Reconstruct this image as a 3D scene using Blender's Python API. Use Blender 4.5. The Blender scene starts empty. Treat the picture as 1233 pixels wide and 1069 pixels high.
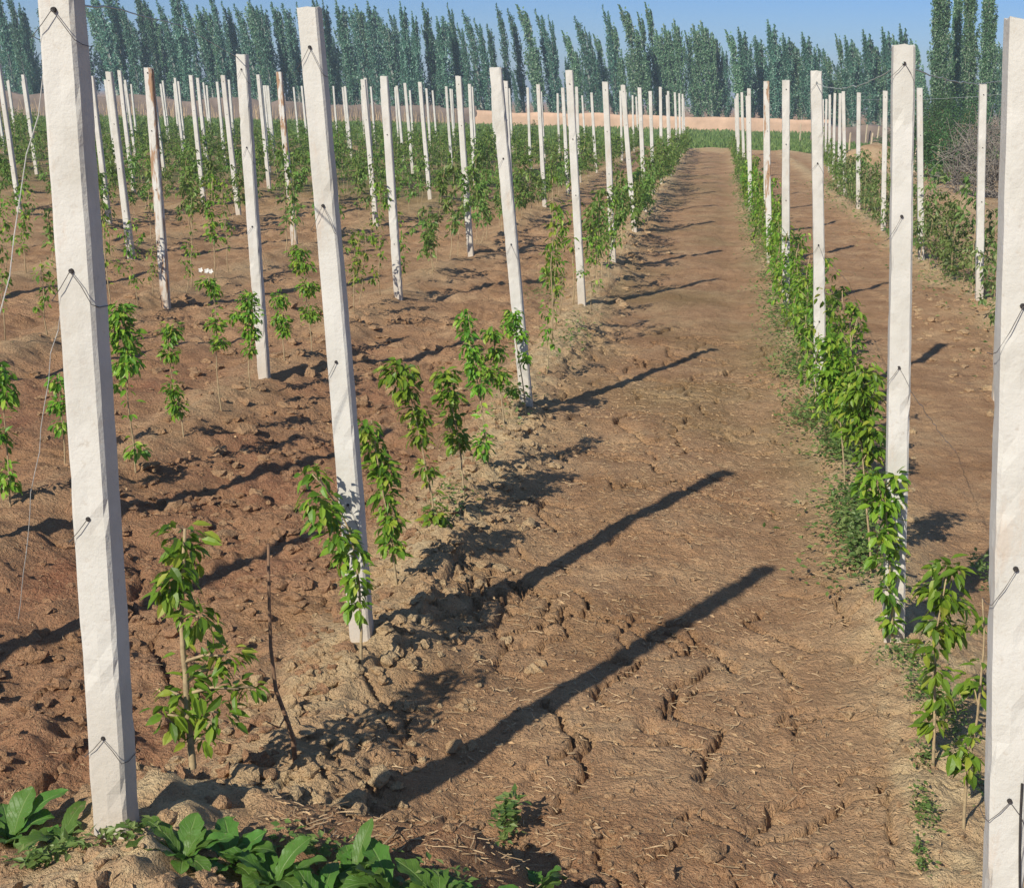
import bpy, math, random
import numpy as np
from mathutils import Matrix, Vector

random.seed(7)
RNG = np.random.default_rng(7)
scene = bpy.context.scene
COL = scene.collection

# ------------------------------------------------------------------ camera maths (measured from the photograph)
W, H, F, CAMH = 1233.0, 1069.0, 1650.0, 2.05
VP, ROLL = (863.0, 125.0), math.radians(1.4)
_c, _s = math.cos(-ROLL), math.sin(-ROLL)
def _unroll(p):
    x, y = p[0] - W / 2, p[1] - H / 2
    return _c * x - _s * y, _s * x + _c * y
_vx, _vy = _unroll(VP)
TH = math.atan2(-_vy, F)
PH = math.atan((_vx / F) * math.cos(TH))
def ray(p):
    u, v = _unroll(p)
    R, U = u / F, -v / F
    fw = math.cos(TH) + U * math.sin(TH)
    up = -math.sin(TH) + U * math.cos(TH)
    return np.array([R * math.cos(PH) - fw * math.sin(PH), R * math.sin(PH) + fw * math.cos(PH), up])
def ground_at(p, z=0.0):
    d = ray(p)
    return np.array([0, 0, CAMH]) + d * ((z - CAMH) / d[2])
def at_y(p, Y):
    d = ray(p)
    return np.array([0, 0, CAMH]) + d * (Y / d[1])

# ------------------------------------------------------------------ noise
def _hash(ix, iy, seed):
    h = (ix.astype(np.int64) * 374761393 + iy.astype(np.int64) * 668265263 + seed * 982451653) & 0xFFFFFFFF
    h = ((h ^ (h >> 13)) * 1274126177) & 0xFFFFFFFF
    h = ((h ^ (h >> 16)) * 2246822519) & 0xFFFFFFFF
    return ((h ^ (h >> 15)) & 0xFFFFFF) / float(0xFFFFFF)
def vnoise(x, y, seed=0):
    ix, iy = np.floor(x), np.floor(y)
    fx, fy = x - ix, y - iy
    fx = fx * fx * (3 - 2 * fx); fy = fy * fy * (3 - 2 * fy)
    a = _hash(ix, iy, seed); b = _hash(ix + 1, iy, seed)
    c = _hash(ix, iy + 1, seed); d = _hash(ix + 1, iy + 1, seed)
    return (a * (1 - fx) + b * fx) * (1 - fy) + (c * (1 - fx) + d * fx) * fy - 0.5
def fbm(x, y, seed=0, octv=3):
    r = 0; a = 1.0
    for k in range(octv):
        r = r + a * vnoise(x * 2 ** k, y * 2 ** k, seed + k * 17); a *= 0.5
    return r
def worley(x, y, seed=0):
    ix, iy = np.floor(x), np.floor(y)
    best = np.full(x.shape, 9.0)
    for dx in (-1, 0, 1):
        for dy in (-1, 0, 1):
            cx, cy = ix + dx, iy + dy
            px = cx + _hash(cx, cy, seed); py = cy + _hash(cx, cy, seed + 5)
            best = np.minimum(best, (px - x) ** 2 + (py - y) ** 2)
    return np.sqrt(best)

# ------------------------------------------------------------------ rows
ROWX = {'R2': 2.9, 'R1': 0.85, 'L1': -1.22, 'L2': -3.21, 'L3': -5.35, 'L4': -7.5, 'L5': -9.35}
for k in range(6, 17):
    ROWX['L%d' % k] = -9.35 - 2.06 * (k - 5)
ROW_ARR = np.array(sorted(ROWX.values()))
ROW_END = 61.0

def sstep(a, b, x):
    t = np.clip((x - a) / (b - a), 0, 1)
    return t * t * (3 - 2 * t)

def bank_mask(x, y):
    e = 0.10 * vnoise(x * 3, y * 0 + 4.0, 133)
    return (1 - sstep(2.98 + e, 3.42 + e, y)) * (1 - sstep(-.55, -.15, x)) * sstep(-9, -5, x)
MOUNDS = []   # (x, y, sx, sy, h)
def height(x, y):
    x = np.asarray(x, float); y = np.asarray(y, float)
    wob = 0.16 * vnoise(x * 0 + np.round(x / 2.06) * 7.3, y * 0.55, 3)
    d = np.min(np.abs((x + wob)[..., None] - ROW_ARR), axis=-1) if x.size < 60000 else None
    if d is None:
        d = np.full(x.shape, 99.0)
        for r in ROW_ARR:
            d = np.minimum(d, np.abs(x + wob - r))
    field = 1 - sstep(61, 63, y)
    inrow = field * sstep(-37, -36, x) * (1 - sstep(3.6, 4.4, x))
    z = 0.10 * np.exp(-(d / 0.23) ** 2) * inrow * (0.75 + 0.7 * vnoise(x * 1.1, y * 1.3, 11))
    left = 1 - sstep(-1.3, -0.7, x)                     # worked, cloddy soil left of the path
    rough = np.clip(left + 0.8 * np.exp(-(d / 0.35) ** 2) + 0.6 * sstep(1.4, 2.4, x), 0.36, 1.0)
    near = 1 - sstep(18, 40, y)
    z = z + 0.055 * fbm(x * 1.7, y * 1.7, 21, 3) * (0.35 + 0.65 * rough) * field
    z = z + near * rough * 0.050 * fbm(x * 7, y * 7, 31, 3)
    z = z + 0.06 * rough * (1 - sstep(30, 50, y)) * sstep(7, 11, y) * vnoise(x * 3.3, y * 3.3, 35)
    w = worley(x * 7.5 + 2 * vnoise(x * 3, y * 3, 5), y * 7.5, 41)
    z = z + near * rough * 0.045 * np.clip(0.55 - w, 0, 1) * (0.4 + 1.6 * np.clip(vnoise(x * 1.3, y * 1.3, 51) + 0.3, 0, 1))
    z = z + near * 0.009 * fbm(x * 26, y * 26, 61, 3) * (0.5 + rough)
    vnear = 1 - sstep(6.5, 9, y)
    w2 = worley(x * 21 + 1.5 * vnoise(x * 9, y * 9, 6), y * 21, 43)
    z = z + vnear * (0.25 + rough) * 0.016 * np.clip(0.6 - w2, 0, 1) * np.clip(vnoise(x * 2.1, y * 2.1, 53) * 3 + .6, 0, 1.5)
    # L1 ridge in front, and the hollow left of it
    z = z + 0.035 * np.exp(-((x + 1.08) / 0.24) ** 2) * sstep(3.0, 3.8, y) * (1 - sstep(7.5, 9.5, y))
    z = z - 0.06 * np.exp(-((x + 2.1) / 0.6) ** 2) * (1 - sstep(9, 16, y))
    # wheel tracks on the path
    z = z - 0.018 * (np.exp(-((x + 0.62) / 0.16) ** 2) + np.exp(-((x - 0.28) / 0.16) ** 2)) * field
    # pale bank where the rows end
    z = z + (0.14 + 0.16 * vnoise(x * 0.9, y * 0.9, 71)) * np.exp(-((y - 61.8) / 0.8) ** 2) * sstep(-6, -4, x) * (1 - sstep(3, 5, x))
    # raised bank at the near end of the left rows
    z = z + bank_mask(x, y) * (0.30 + 0.04 * fbm(x * 5, y * 5, 131, 3))
    for (mx, my, sx, sy, h) in MOUNDS:
        z = z + h * np.exp(-((x - mx) / sx) ** 2 - ((y - my) / sy) ** 2) * (1 + 0.35 * fbm(x * 1.5, y * 1.5, 81, 2))
    z = z + 0.10 * fbm(x * 0.02, y * 0.02, 91, 2) * sstep(70, 140, y)
    return z
def hz(x, y):
    return float(height(np.array([x]), np.array([y]))[0])

_m = ground_at((1050, 200)); MOUNDS.append((_m[0], _m[1], 1.3, 1.6, 0.75))
_m = ground_at((1135, 252)); MOUNDS.append((_m[0], _m[1], 1.1, 1.2, 0.35))
_m = ground_at((1195, 372)); MOUNDS.append((_m[0] - .55, _m[1] - 0.4, 0.7, 1.2, 0.12))

# ------------------------------------------------------------------ object helpers
def mesh_np(name, V, quads=None, tris=None, mats=(), mat_idx=None, smooth=False):
    V = np.asarray(V, np.float32).reshape(-1, 3)
    q = np.zeros((0, 4), np.int32) if quads is None or len(quads) == 0 else np.asarray(quads, np.int32)
    t = np.zeros((0, 3), np.int32) if tris is None or len(tris) == 0 else np.asarray(tris, np.int32)
    me = bpy.data.meshes.new(name)
    me.vertices.add(len(V)); me.vertices.foreach_set('co', V.ravel())
    loops = np.concatenate([q.ravel(), t.ravel()]).astype(np.int32)
    me.loops.add(len(loops)); me.loops.foreach_set('vertex_index', loops)
    n = len(q) + len(t)
    me.polygons.add(n)
    starts = np.concatenate([np.arange(len(q)) * 4, len(q) * 4 + np.arange(len(t)) * 3]).astype(np.int32)
    me.polygons.foreach_set('loop_start', starts)
    if mat_idx is not None:
        me.polygons.foreach_set('material_index', np.asarray(mat_idx, np.int32))
    me.polygons.foreach_set('use_smooth', np.full(n, bool(smooth)))
    me.update(calc_edges=True)
    for m in mats:
        me.materials.append(m)
    return me
def link(name, me, parent=None, loc=None):
    o = bpy.data.objects.new(name, me)
    COL.objects.link(o)
    if parent is not None: o.parent = parent
    if loc is not None: o.location = loc
    return o
def tag(o, label=None, cat=None, group=None, kind=None):
    if label: o['label'] = label
    if cat: o['category'] = cat
    if group: o['group'] = group
    if kind: o['kind'] = kind
    return o
def empty(name, loc, label, cat, group=None):
    o = bpy.data.objects.new(name, None); COL.objects.link(o)
    o.empty_display_size = 0.2
    o.location = loc
    return tag(o, label, cat, group)

class MB:
    """collects quads and triangles for one mesh"""
    def __init__(s): s.v = []; s.q = []; s.t = []; s.qm = []; s.tm = []; s.n = 0
    def add(s, V, q=None, t=None, m=0):
        V = np.asarray(V, float).reshape(-1, 3); s.v.append(V)
        if q is not None and len(q):
            q = np.asarray(q, int) + s.n; s.q.append(q); s.qm.append(np.full(len(q), m))
        if t is not None and len(t):
            t = np.asarray(t, int) + s.n; s.t.append(t); s.tm.append(np.full(len(t), m))
        s.n += len(V)
    def mesh(s, name, mats, smooth=False):
        q = np.concatenate(s.q) if s.q else None; t = np.concatenate(s.t) if s.t else None
        mi = np.concatenate(s.qm + s.tm)
        return mesh_np(name, np.concatenate(s.v), q, t, mats, mi, smooth)
    def tube(s, P, R, n=6, m=0):
        P = np.asarray(P, float); k = len(P)
        R = np.full(k, R) if np.isscalar(R) else np.asarray(R, float)
        T = np.gradient(P, axis=0); T /= np.linalg.norm(T, axis=1)[:, None] + 1e-9
        ref = np.where(np.abs(T[:, 2:3]) > 0.9, np.array([[1.0, 0, 0]]), np.array([[0, 0, 1.0]]))
        A = np.cross(T, ref); A /= np.linalg.norm(A, axis=1)[:, None] + 1e-9
        B = np.cross(T, A)
        ang = np.arange(n) / n * 2 * np.pi
        V = P[:, None, :] + R[:, None, None] * (np.cos(ang)[None, :, None] * A[:, None, :] + np.sin(ang)[None, :, None] * B[:, None, :])
        q = []
        for i in range(k - 1):
            for j in range(n):
                q.append((i * n + j, i * n + (j + 1) % n, (i + 1) * n + (j + 1) % n, (i + 1) * n + j))
        t = []
        V = np.concatenate([V.reshape(-1, 3), P[:1], P[-1:]])
        for j in range(n):
            t.append((k * n, (j + 1) % n, j)); t.append((k * n + 1, (k - 1) * n + j, (k - 1) * n + (j + 1) % n))
        s.add(V, q, t, m)
    def box(s, c, sz, m=0):
        x, y, z = np.array(sz) / 2
        V = np.array([(-x, -y, -z), (x, -y, -z), (x, y, -z), (-x, y, -z), (-x, -y, z), (x, -y, z), (x, y, z), (-x, y, z)]) + np.array(c)
        s.add(V, [(0, 3, 2, 1), (4, 5, 6, 7), (0, 1, 5, 4), (1, 2, 6, 5), (2, 3, 7, 6), (3, 0, 4, 7)], None, m)
    def leaves(s, P, D, N, L, Wd, fine=True, m=0):
        n = len(P)
        if n == 0: return
        P = np.asarray(P, float)
        D = D / (np.linalg.norm(D, axis=1)[:, None] + 1e-9)
        S = np.cross(D, N); S /= np.linalg.norm(S, axis=1)[:, None] + 1e-9
        U = np.cross(S, D)
        L = np.asarray(L)[:, None]; Wd = np.asarray(Wd)[:, None]
        def pt(t, w, up=0.0):
            return P + D * L * t - U * L * (0.22 * t * t) + S * Wd * w + U * Wd * up
        if fine:
            V = np.stack([pt(0, 0), pt(.3, -.46, .16), pt(.3, 0), pt(.3, .46, .16), pt(.65, -.40, .12), pt(.65, 0), pt(.65, .40, .12), pt(1.0, 0)], 1)
            b = np.arange(n)[:, None] * 8
            q = np.concatenate([b + np.array([[1, 4, 5, 2]]), b + np.array([[2, 5, 6, 3]])])
            t = np.concatenate([b + np.array([[0, 1, 2]]), b + np.array([[0, 2, 3]]), b + np.array([[4, 7, 5]]), b + np.array([[5, 7, 6]])])
            s.add(V.reshape(-1, 3), q, t, m)
        else:
            V = np.stack([pt(0, 0), pt(.45, -.5, .12), pt(1.0, 0), pt(.45, .5, .12)], 1)
            b = np.arange(n)[:, None] * 4
            t = np.concatenate([b + np.array([[0, 1, 2]]), b + np.array([[0, 2, 3]])])
            s.add(V.reshape(-1, 3), None, t, m)

# ------------------------------------------------------------------ materials
def new_mat(name):
    m = bpy.data.materials.new(name); m.use_nodes = True
    nt = m.node_tree; nt.nodes.clear()
    out = nt.nodes.new('ShaderNodeOutputMaterial')
    return m, nt, out
def N(nt, t, **kw):
    n = nt.nodes.new(t)
    for k, v in kw.items():
        if k.startswith('_'): setattr(n, k[1:], v)
        else: n.inputs[k].default_value = v
    return n
def ramp(nt, fac, stops, interp='LINEAR'):
    r = nt.nodes.new('ShaderNodeValToRGB'); r.color_ramp.interpolation = interp
    e = r.color_ramp.elements
    while len(e) < len(stops): e.new(0.5)
    for k, (p, c) in enumerate(stops):
        e[k].position = p; e[k].color = (*c, 1) if len(c) == 3 else c
    nt.links.new(fac, r.inputs['Fac'])
    return r
def mixc(nt, a, b, fac, blend='MIX'):
    m = nt.nodes.new('ShaderNodeMix'); m.data_type = 'RGBA'; m.blend_type = blend
    for sock, val in ((m.inputs[6], a), (m.inputs[7], b)):
        if isinstance(val, tuple): sock.default_value = (*val, 1)
        else: nt.links.new(val, sock)
    if isinstance(fac, (int, float)): m.inputs[0].default_value = fac
    else: nt.links.new(fac, m.inputs[0])
    return m.outputs[2]
def noise(nt, vec, scale, detail=4, rough=0.55, dist=0.0):
    n = N(nt, 'ShaderNodeTexNoise', Scale=scale, Detail=detail, Roughness=rough, Distortion=dist)
    nt.links.new(vec, n.inputs['Vector'])
    return n.outputs['Fac']
def mth(nt, op, a, b=None, c=None):
    m = nt.nodes.new('ShaderNodeMath'); m.operation = op
    for i, v in enumerate((a, b, c)):
        if v is None: continue
        if isinstance(v, (int, float)): m.inputs[i].default_value = v
        else: nt.links.new(v, m.inputs[i])
    return m.outputs[0]

def soil_material():
    m, nt, out = new_mat('soil')
    pos = N(nt, 'ShaderNodeNewGeometry').outputs['Position']
    bs = N(nt, 'ShaderNodeBsdfPrincipled', Roughness=0.95)
    bs.inputs['Specular IOR Level'].default_value = 0.12
    n1 = noise(nt, pos, 1.6, 6, 0.6)
    n2 = noise(nt, pos, 9.0, 5, 0.65)
    n3 = noise(nt, pos, 55.0, 4, 0.7)
    base = ramp(nt, n1, [(0.32, (0.355, 0.200, 0.102)), (0.5, (0.475, 0.284, 0.155)), (0.68, (0.57, 0.375, 0.212))]).outputs[0]
    base = mixc(nt, base, (0.26, 0.135, 0.072), ramp(nt, n2, [(0.45, (0, 0, 0)), (0.7, (0.6, 0.6, 0.6))]).outputs[0])
    at = N(nt, 'ShaderNodeAttribute', _attribute_name='zone')      # r pale dry soil, g red moist soil, b green growth
    sep = nt.nodes.new('ShaderNodeSeparateColor'); nt.links.new(at.outputs['Color'], sep.inputs[0])
    base = mixc(nt, base, (0.30, 0.135, 0.075), mth(nt, 'MULTIPLY', sep.outputs[1], ramp(nt, n1, [(0.3, (0.2,) * 3), (0.65, (1,) * 3)]).outputs[0]))
    pale = mixc(nt, (0.52, 0.375, 0.205), (0.68, 0.52, 0.31), n2)
    base = mixc(nt, base, pale, mth(nt, 'MULTIPLY', sep.outputs[0], ramp(nt, n2, [(0.3, (0.25,) * 3), (0.6, (1,) * 3)]).outputs[0]))
    green = mixc(nt, (0.055, 0.105, 0.022), (0.10, 0.15, 0.035), n2)
    base = mixc(nt, base, green, sep.outputs[2])
    # bits of straw and grit trodden in
    sx = N(nt, 'ShaderNodeMapping'); sx.inputs['Scale'].default_value = (1, 0.35, 1); sx.inputs['Rotation'].default_value = (0, 0, 1.0)
    nt.links.new(pos, sx.inputs['Vector'])
    g1 = noise(nt, sx.outputs[0], 120.0, 2, 0.5, 1.5)
    base = mixc(nt, base, (0.54, 0.40, 0.23), ramp(nt, g1, [(0.58, (0, 0, 0)), (0.70, (0.42,) * 3)]).outputs[0])
    sx2 = N(nt, 'ShaderNodeMapping'); sx2.inputs['Scale'].default_value = (1, 0.4, 1); sx2.inputs['Rotation'].default_value = (0, 0, -0.45)
    nt.links.new(pos, sx2.inputs['Vector'])
    g2 = noise(nt, sx2.outputs[0], 150.0, 2, 0.5, 2.5)
    base = mixc(nt, base, (0.60, 0.46, 0.28), ramp(nt, g2, [(0.60, (0, 0, 0)), (0.70, (0.5,) * 3)]).outputs[0])
    base = mixc(nt, base, (0.13, 0.075, 0.045), ramp(nt, n3, [(0.22, (0.5,) * 3), (0.42, (0, 0, 0))]).outputs[0])
    nt.links.new(base, bs.inputs['Base Color'])
    b1 = N(nt, 'ShaderNodeBump', Strength=1.0, Distance=0.035); nt.links.new(n3, b1.inputs['Height'])
    b2 = N(nt, 'ShaderNodeBump', Strength=0.6, Distance=0.05); nt.links.new(n2, b2.inputs['Height'])
    nt.links.new(b2.outputs[0], b1.inputs['Normal'])
    nt.links.new(b1.outputs[0], bs.inputs['Normal'])
    nt.links.new(bs.outputs[0], out.inputs[0])
    return m

def leaf_material(name, stops, transl=0.35, rough=0.45):
    m, nt, out = new_mat(name)
    g = N(nt, 'ShaderNodeNewGeometry')
    c = ramp(nt, g.outputs['Random Per Island'], stops).outputs[0]
    oi = N(nt, 'ShaderNodeObjectInfo')
    hsv = N(nt, 'ShaderNodeHueSaturation')
    nt.links.new(c, hsv.inputs['Color'])
    nt.links.new(mth(nt, 'MULTIPLY_ADD', oi.outputs['Random'], 0.035, 0.483), hsv.inputs['Hue'])
    nt.links.new(mth(nt, 'MULTIPLY_ADD', oi.outputs['Random'], 0.4, 0.8), hsv.inputs['Value'])
    bs = N(nt, 'ShaderNodeBsdfPrincipled', Roughness=rough)
    bs.inputs['Specular IOR Level'].default_value = 0.35
    nt.links.new(hsv.outputs[0], bs.inputs['Base Color'])
    tr = N(nt, 'ShaderNodeBsdfTranslucent')
    nt.links.new(mixc(nt, hsv.outputs[0], (0.9, 1.0, 0.25), 0.12), tr.inputs['Color'])
    mx = N(nt, 'ShaderNodeMixShader', Fac=transl)
    nt.links.new(bs.outputs[0], mx.inputs[1]); nt.links.new(tr.outputs[0], mx.inputs[2])
    nt.links.new(mx.outputs[0], out.inputs[0])
    return m

def plain(name, col, rough=0.8, var=0.25, scale=30.0, bump=0.3, metal=0.0):
    m, nt, out = new_mat(name)
    tc = N(nt, 'ShaderNodeTexCoord').outputs['Object']
    bs = N(nt, 'ShaderNodeBsdfPrincipled', Roughness=rough, Metallic=metal)
    n1 = noise(nt, tc, scale, 5, 0.6)
    dk = tuple(c * (1 - var) for c in col); lt = tuple(min(1, c * (1 + var)) for c in col)
    nt.links.new(ramp(nt, n1, [(0.3, dk), (0.7, lt)]).outputs[0], bs.inputs['Base Color'])
    if bump:
        b = N(nt, 'ShaderNodeBump', Strength=bump, Distance=0.01); nt.links.new(n1, b.inputs['Height'])
        nt.links.new(b.outputs[0], bs.inputs['Normal'])
    nt.links.new(bs.outputs[0], out.inputs[0])
    return m

def post_material(name, stain):
    m, nt, out = new_mat(name)
    tc = N(nt, 'ShaderNodeTexCoord').outputs['Object']
    oi = N(nt, 'ShaderNodeObjectInfo')
    add = nt.nodes.new('ShaderNodeVectorMath'); add.operation = 'ADD'
    cmb = nt.nodes.new('ShaderNodeCombineXYZ')
    nt.links.new(mth(nt, 'MULTIPLY', oi.outputs['Random'], 37.0), cmb.inputs[2])
    nt.links.new(tc, add.inputs[0]); nt.links.new(cmb.outputs[0], add.inputs[1])
    vec = add.outputs[0]
    bs = N(nt, 'ShaderNodeBsdfPrincipled', Roughness=0.9)
    bs.inputs['Specular IOR Level'].default_value = 0.15
    n1 = noise(nt, vec, 5.0, 6, 0.6)
    n2 = noise(nt, vec, 45.0, 4, 0.7)
    n3 = noise(nt, vec, 110.0, 3, 0.6)
    c = ramp(nt, n1, [(0.3, (0.49, 0.465, 0.41)), (0.5, (0.575, 0.555, 0.505)), (0.7, (0.625, 0.605, 0.56))]).outputs[0]
    c = mixc(nt, c, (0.50, 0.46, 0.40), ramp(nt, n2, [(0.30, (0.75,) * 3), (0.42, (0,) * 3)]).outputs[0])
    # soil splashed on the foot
    sep = nt.nodes.new('ShaderNodeSeparateXYZ'); nt.links.new(tc, sep.inputs[0])
    foot = mth(nt, 'MULTIPLY', ramp(nt, mth(nt, 'MULTIPLY', sep.outputs[2], 1.0), [(0.06, (0.75,) * 3), (0.42, (0,) * 3)]).outputs[0], n1)
    c = mixc(nt, c, (0.40, 0.29, 0.19), foot)
    if stain:
        st = nt.nodes.new('ShaderNodeMapping'); st.inputs['Scale'].default_value = (14, 14, 2.6); nt.links.new(vec, st.inputs['Vector'])
        sn = noise(nt, st.outputs[0], 1.0, 5, 0.6)
        c = mixc(nt, c, (0.34, 0.195, 0.105), ramp(nt, sn, [(0.505, (0,) * 3), (0.57, (0.9,) * 3)]).outputs[0])
    else:
        st = nt.nodes.new('ShaderNodeMapping'); st.inputs['Scale'].default_value = (9, 9, 2.2); nt.links.new(vec, st.inputs['Vector'])
        sn = noise(nt, st.outputs[0], 1.0, 6, 0.7)
        c = mixc(nt, c, (0.52, 0.40, 0.30), ramp(nt, sn, [(0.60, (0,) * 3), (0.70, (0.42,) * 3)]).outputs[0])
    nt.links.new(c, bs.inputs['Base Color'])
    b1 = N(nt, 'ShaderNodeBump', Strength=0.28, Distance=0.006); nt.links.new(n2, b1.inputs['Height'])
    b2 = N(nt, 'ShaderNodeBump', Strength=0.35, Distance=0.003); nt.links.new(n3, b2.inputs['Height']); nt.links.new(b1.outputs[0], b2.inputs['Normal'])
    nt.links.new(b2.outputs[0], bs.inputs['Normal'])
    nt.links.new(bs.outputs[0], out.inputs[0])
    return m

SOIL = soil_material()
LEAF = leaf_material('sapling_leaf', [(0.0, (0.07, 0.165, 0.015)), (0.4, (0.14, 0.29, 0.025)), (0.8, (0.23, 0.38, 0.035)), (1.0, (0.38, 0.44, 0.06))])
LEAF_FAR = leaf_material('sapling_leaf_far', [(0.0, (0.085, 0.175, 0.03)), (0.6, (0.165, 0.28, 0.055)), (1.0, (0.27, 0.36, 0.09))])
LEAF_R2 = leaf_material('sapling_leaf_olive', [(0.0, (0.085, 0.16, 0.035)), (0.6, (0.17, 0.25, 0.065)), (1.0, (0.32, 0.35, 0.14))])
WEED = leaf_material('weed_leaf', [(0.0, (0.085, 0.17, 0.04)), (0.6, (0.16, 0.26, 0.065)), (1.0, (0.27, 0.35, 0.12))])
def broad_leaf_material():
    m = leaf_material('broad_leaf', [(0.0, (0.06, 0.15, 0.025)), (0.6, (0.10, 0.21, 0.035)), (1.0, (0.17, 0.28, 0.06))], 0.3, 0.45)
    nt = m.node_tree
    bs = [n for n in nt.nodes if n.type == 'BSDF_PRINCIPLED'][0]; src = bs.inputs['Base Color'].links[0].from_socket
    at = N(nt, 'ShaderNodeAttribute', _attribute_name='blade'); sp = nt.nodes.new('ShaderNodeSeparateColor'); nt.links.new(at.outputs['Color'], sp.inputs[0])
    # side veins run forward and outward from the midrib
    a = mth(nt, 'SUBTRACT', mth(nt, 'MULTIPLY', sp.outputs[0], 9.0), mth(nt, 'MULTIPLY', mth(nt, 'ABSOLUTE', sp.outputs[1]), 2.2))
    v = mth(nt, 'ABSOLUTE', mth(nt, 'SUBTRACT', mth(nt, 'FRACT', a), 0.5))
    vein = ramp(nt, v, [(0.0, (1,) * 3), (0.09, (0,) * 3)]).outputs[0]
    mid = ramp(nt, mth(nt, 'ABSOLUTE', sp.outputs[1]), [(0.03, (1,) * 3), (0.10, (0,) * 3)]).outputs[0]
    vm = mth(nt, 'MAXIMUM', mth(nt, 'MULTIPLY', vein, .55), mid)
    pos = N(nt, 'ShaderNodeNewGeometry').outputs['Position']
    nz = noise(nt, pos, 60.0, 4, 0.6)
    c = mixc(nt, src, (0.24, 0.34, 0.11), mth(nt, 'MULTIPLY', vm, .6))
    c = mixc(nt, c, (0.26, 0.21, 0.11), ramp(nt, nz, [(0.62, (0,) * 3), (0.72, (.6,) * 3)]).outputs[0])
    nt.links.new(c, bs.inputs['Base Color'])
    b = N(nt, 'ShaderNodeBump', Strength=0.5, Distance=0.004); nt.links.new(mth(nt, 'ADD', vm, nz), b.inputs['Height']); nt.links.new(b.outputs[0], bs.inputs['Normal'])
    return m
DOCK = broad_leaf_material()
POPLAR = leaf_material('poplar_leaf', [(0.0, (0.035, 0.105, 0.066)), (0.5, (0.082, 0.205, 0.128)), (0.85, (0.165, 0.32, 0.215)), (1.0, (0.42, 0.54, 0.47))], 0.25, 0.5)
POPLAR2 = leaf_material('poplar_leaf_pale', [(0.0, (0.05, 0.13, 0.062)), (0.5, (0.125, 0.26, 0.125)), (0.85, (0.22, 0.36, 0.19)), (1.0, (0.46, 0.55, 0.42))], 0.25, 0.5)
BUSH = leaf_material('bush_leaf', [(0.0, (0.035, 0.085, 0.025)), (0.6, (0.06, 0.13, 0.035)), (1.0, (0.10, 0.18, 0.06))], 0.25, 0.5)
GRASS = leaf_material('field_grass', [(0.0, (0.075, 0.12, 0.025)), (0.6, (0.125, 0.18, 0.04)), (1.0, (0.19, 0.235, 0.065))], 0.25, 0.6)
STEM = plain('stem_bark', (0.36, 0.27, 0.15), 0.8, 0.3, 40)
TWIG = plain('bare_twig', (0.20, 0.115, 0.065), 0.8, 0.3, 40)
TRUNK = plain('poplar_bark', (0.33, 0.34, 0.29), 0.85, 0.3, 3)
WOOD = plain('stake_wood', (0.50, 0.41, 0.28), 0.85, 0.25, 12)
DWOOD = plain('brown_wood', (0.36, 0.24, 0.15), 0.85, 0.3, 8)
BRUSH = plain('dry_brush', (0.21, 0.185, 0.155), 0.9, 0.35, 5)
STRAW = plain('straw', (0.44, 0.31, 0.175), 0.8, 0.45, 9)
CHIP = plain('dead_leaf_chip', (0.42, 0.28, 0.15), 0.85, 0.5, 9)
WIRE = plain('galvanised_wire', (0.42, 0.46, 0.43), 0.6, 0.2, 60, 0.0, 0.2)
WIRE_D = plain('rusty_tie_wire', (0.11, 0.10, 0.095), 0.6, 0.3, 60, 0.0, 0.3)
STRING = plain('pale_twine', (0.55, 0.54, 0.50), 0.8, 0.2, 60, 0.0)
PEG = plain('dark_hole_and_rebar', (0.035, 0.03, 0.028), 0.9, 0.3, 60)  # shade of the wire holes put into the colour; shared with the rebar
WALL = plain('mud_wall', (0.58, 0.385, 0.26), 0.95, 0.16, 1.2)
BANK = plain('dry_bank', (0.20, 0.15, 0.12), 0.95, 0.25, 0.9)
PETAL = plain('white_petal', (0.62, 0.60, 0.55), 0.7, 0.08, 60)
POST = post_material('limewashed_concrete', False)
POST_ST = post_material('stained_concrete', True)

# ------------------------------------------------------------------ ground
def seg(*parts):
    out = []
    for a, b, st in parts:
        out.append(np.arange(a, b - 1e-6, st))
    out.append(np.array([parts[-1][1]]))
    return np.concatenate(out)
xs = seg((-900, -120, 60), (-120, -36, 3), (-36, -9, 0.24), (-9, -2.45, 0.04), (-2.45, 1.65, 0.0118), (1.65, 4.6, 0.035), (4.6, 14, 0.14), (14, 80, 2.5), (80, 900, 60))
ys = seg((-60, -6, 6), (-6, 2.2, 0.3), (2.2, 7.4, 0.0118), (7.4, 13, 0.025), (13, 28, 0.07), (28, 66, 0.3), (66, 150, 2.0), (150, 1500, 50))
GX, GY = np.meshgrid(xs, ys)
GZ = np.zeros_like(GX)
for r0 in range(0, len(ys), 120):
    GZ[r0:r0 + 120] = height(GX[r0:r0 + 120], GY[r0:r0 + 120])
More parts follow.
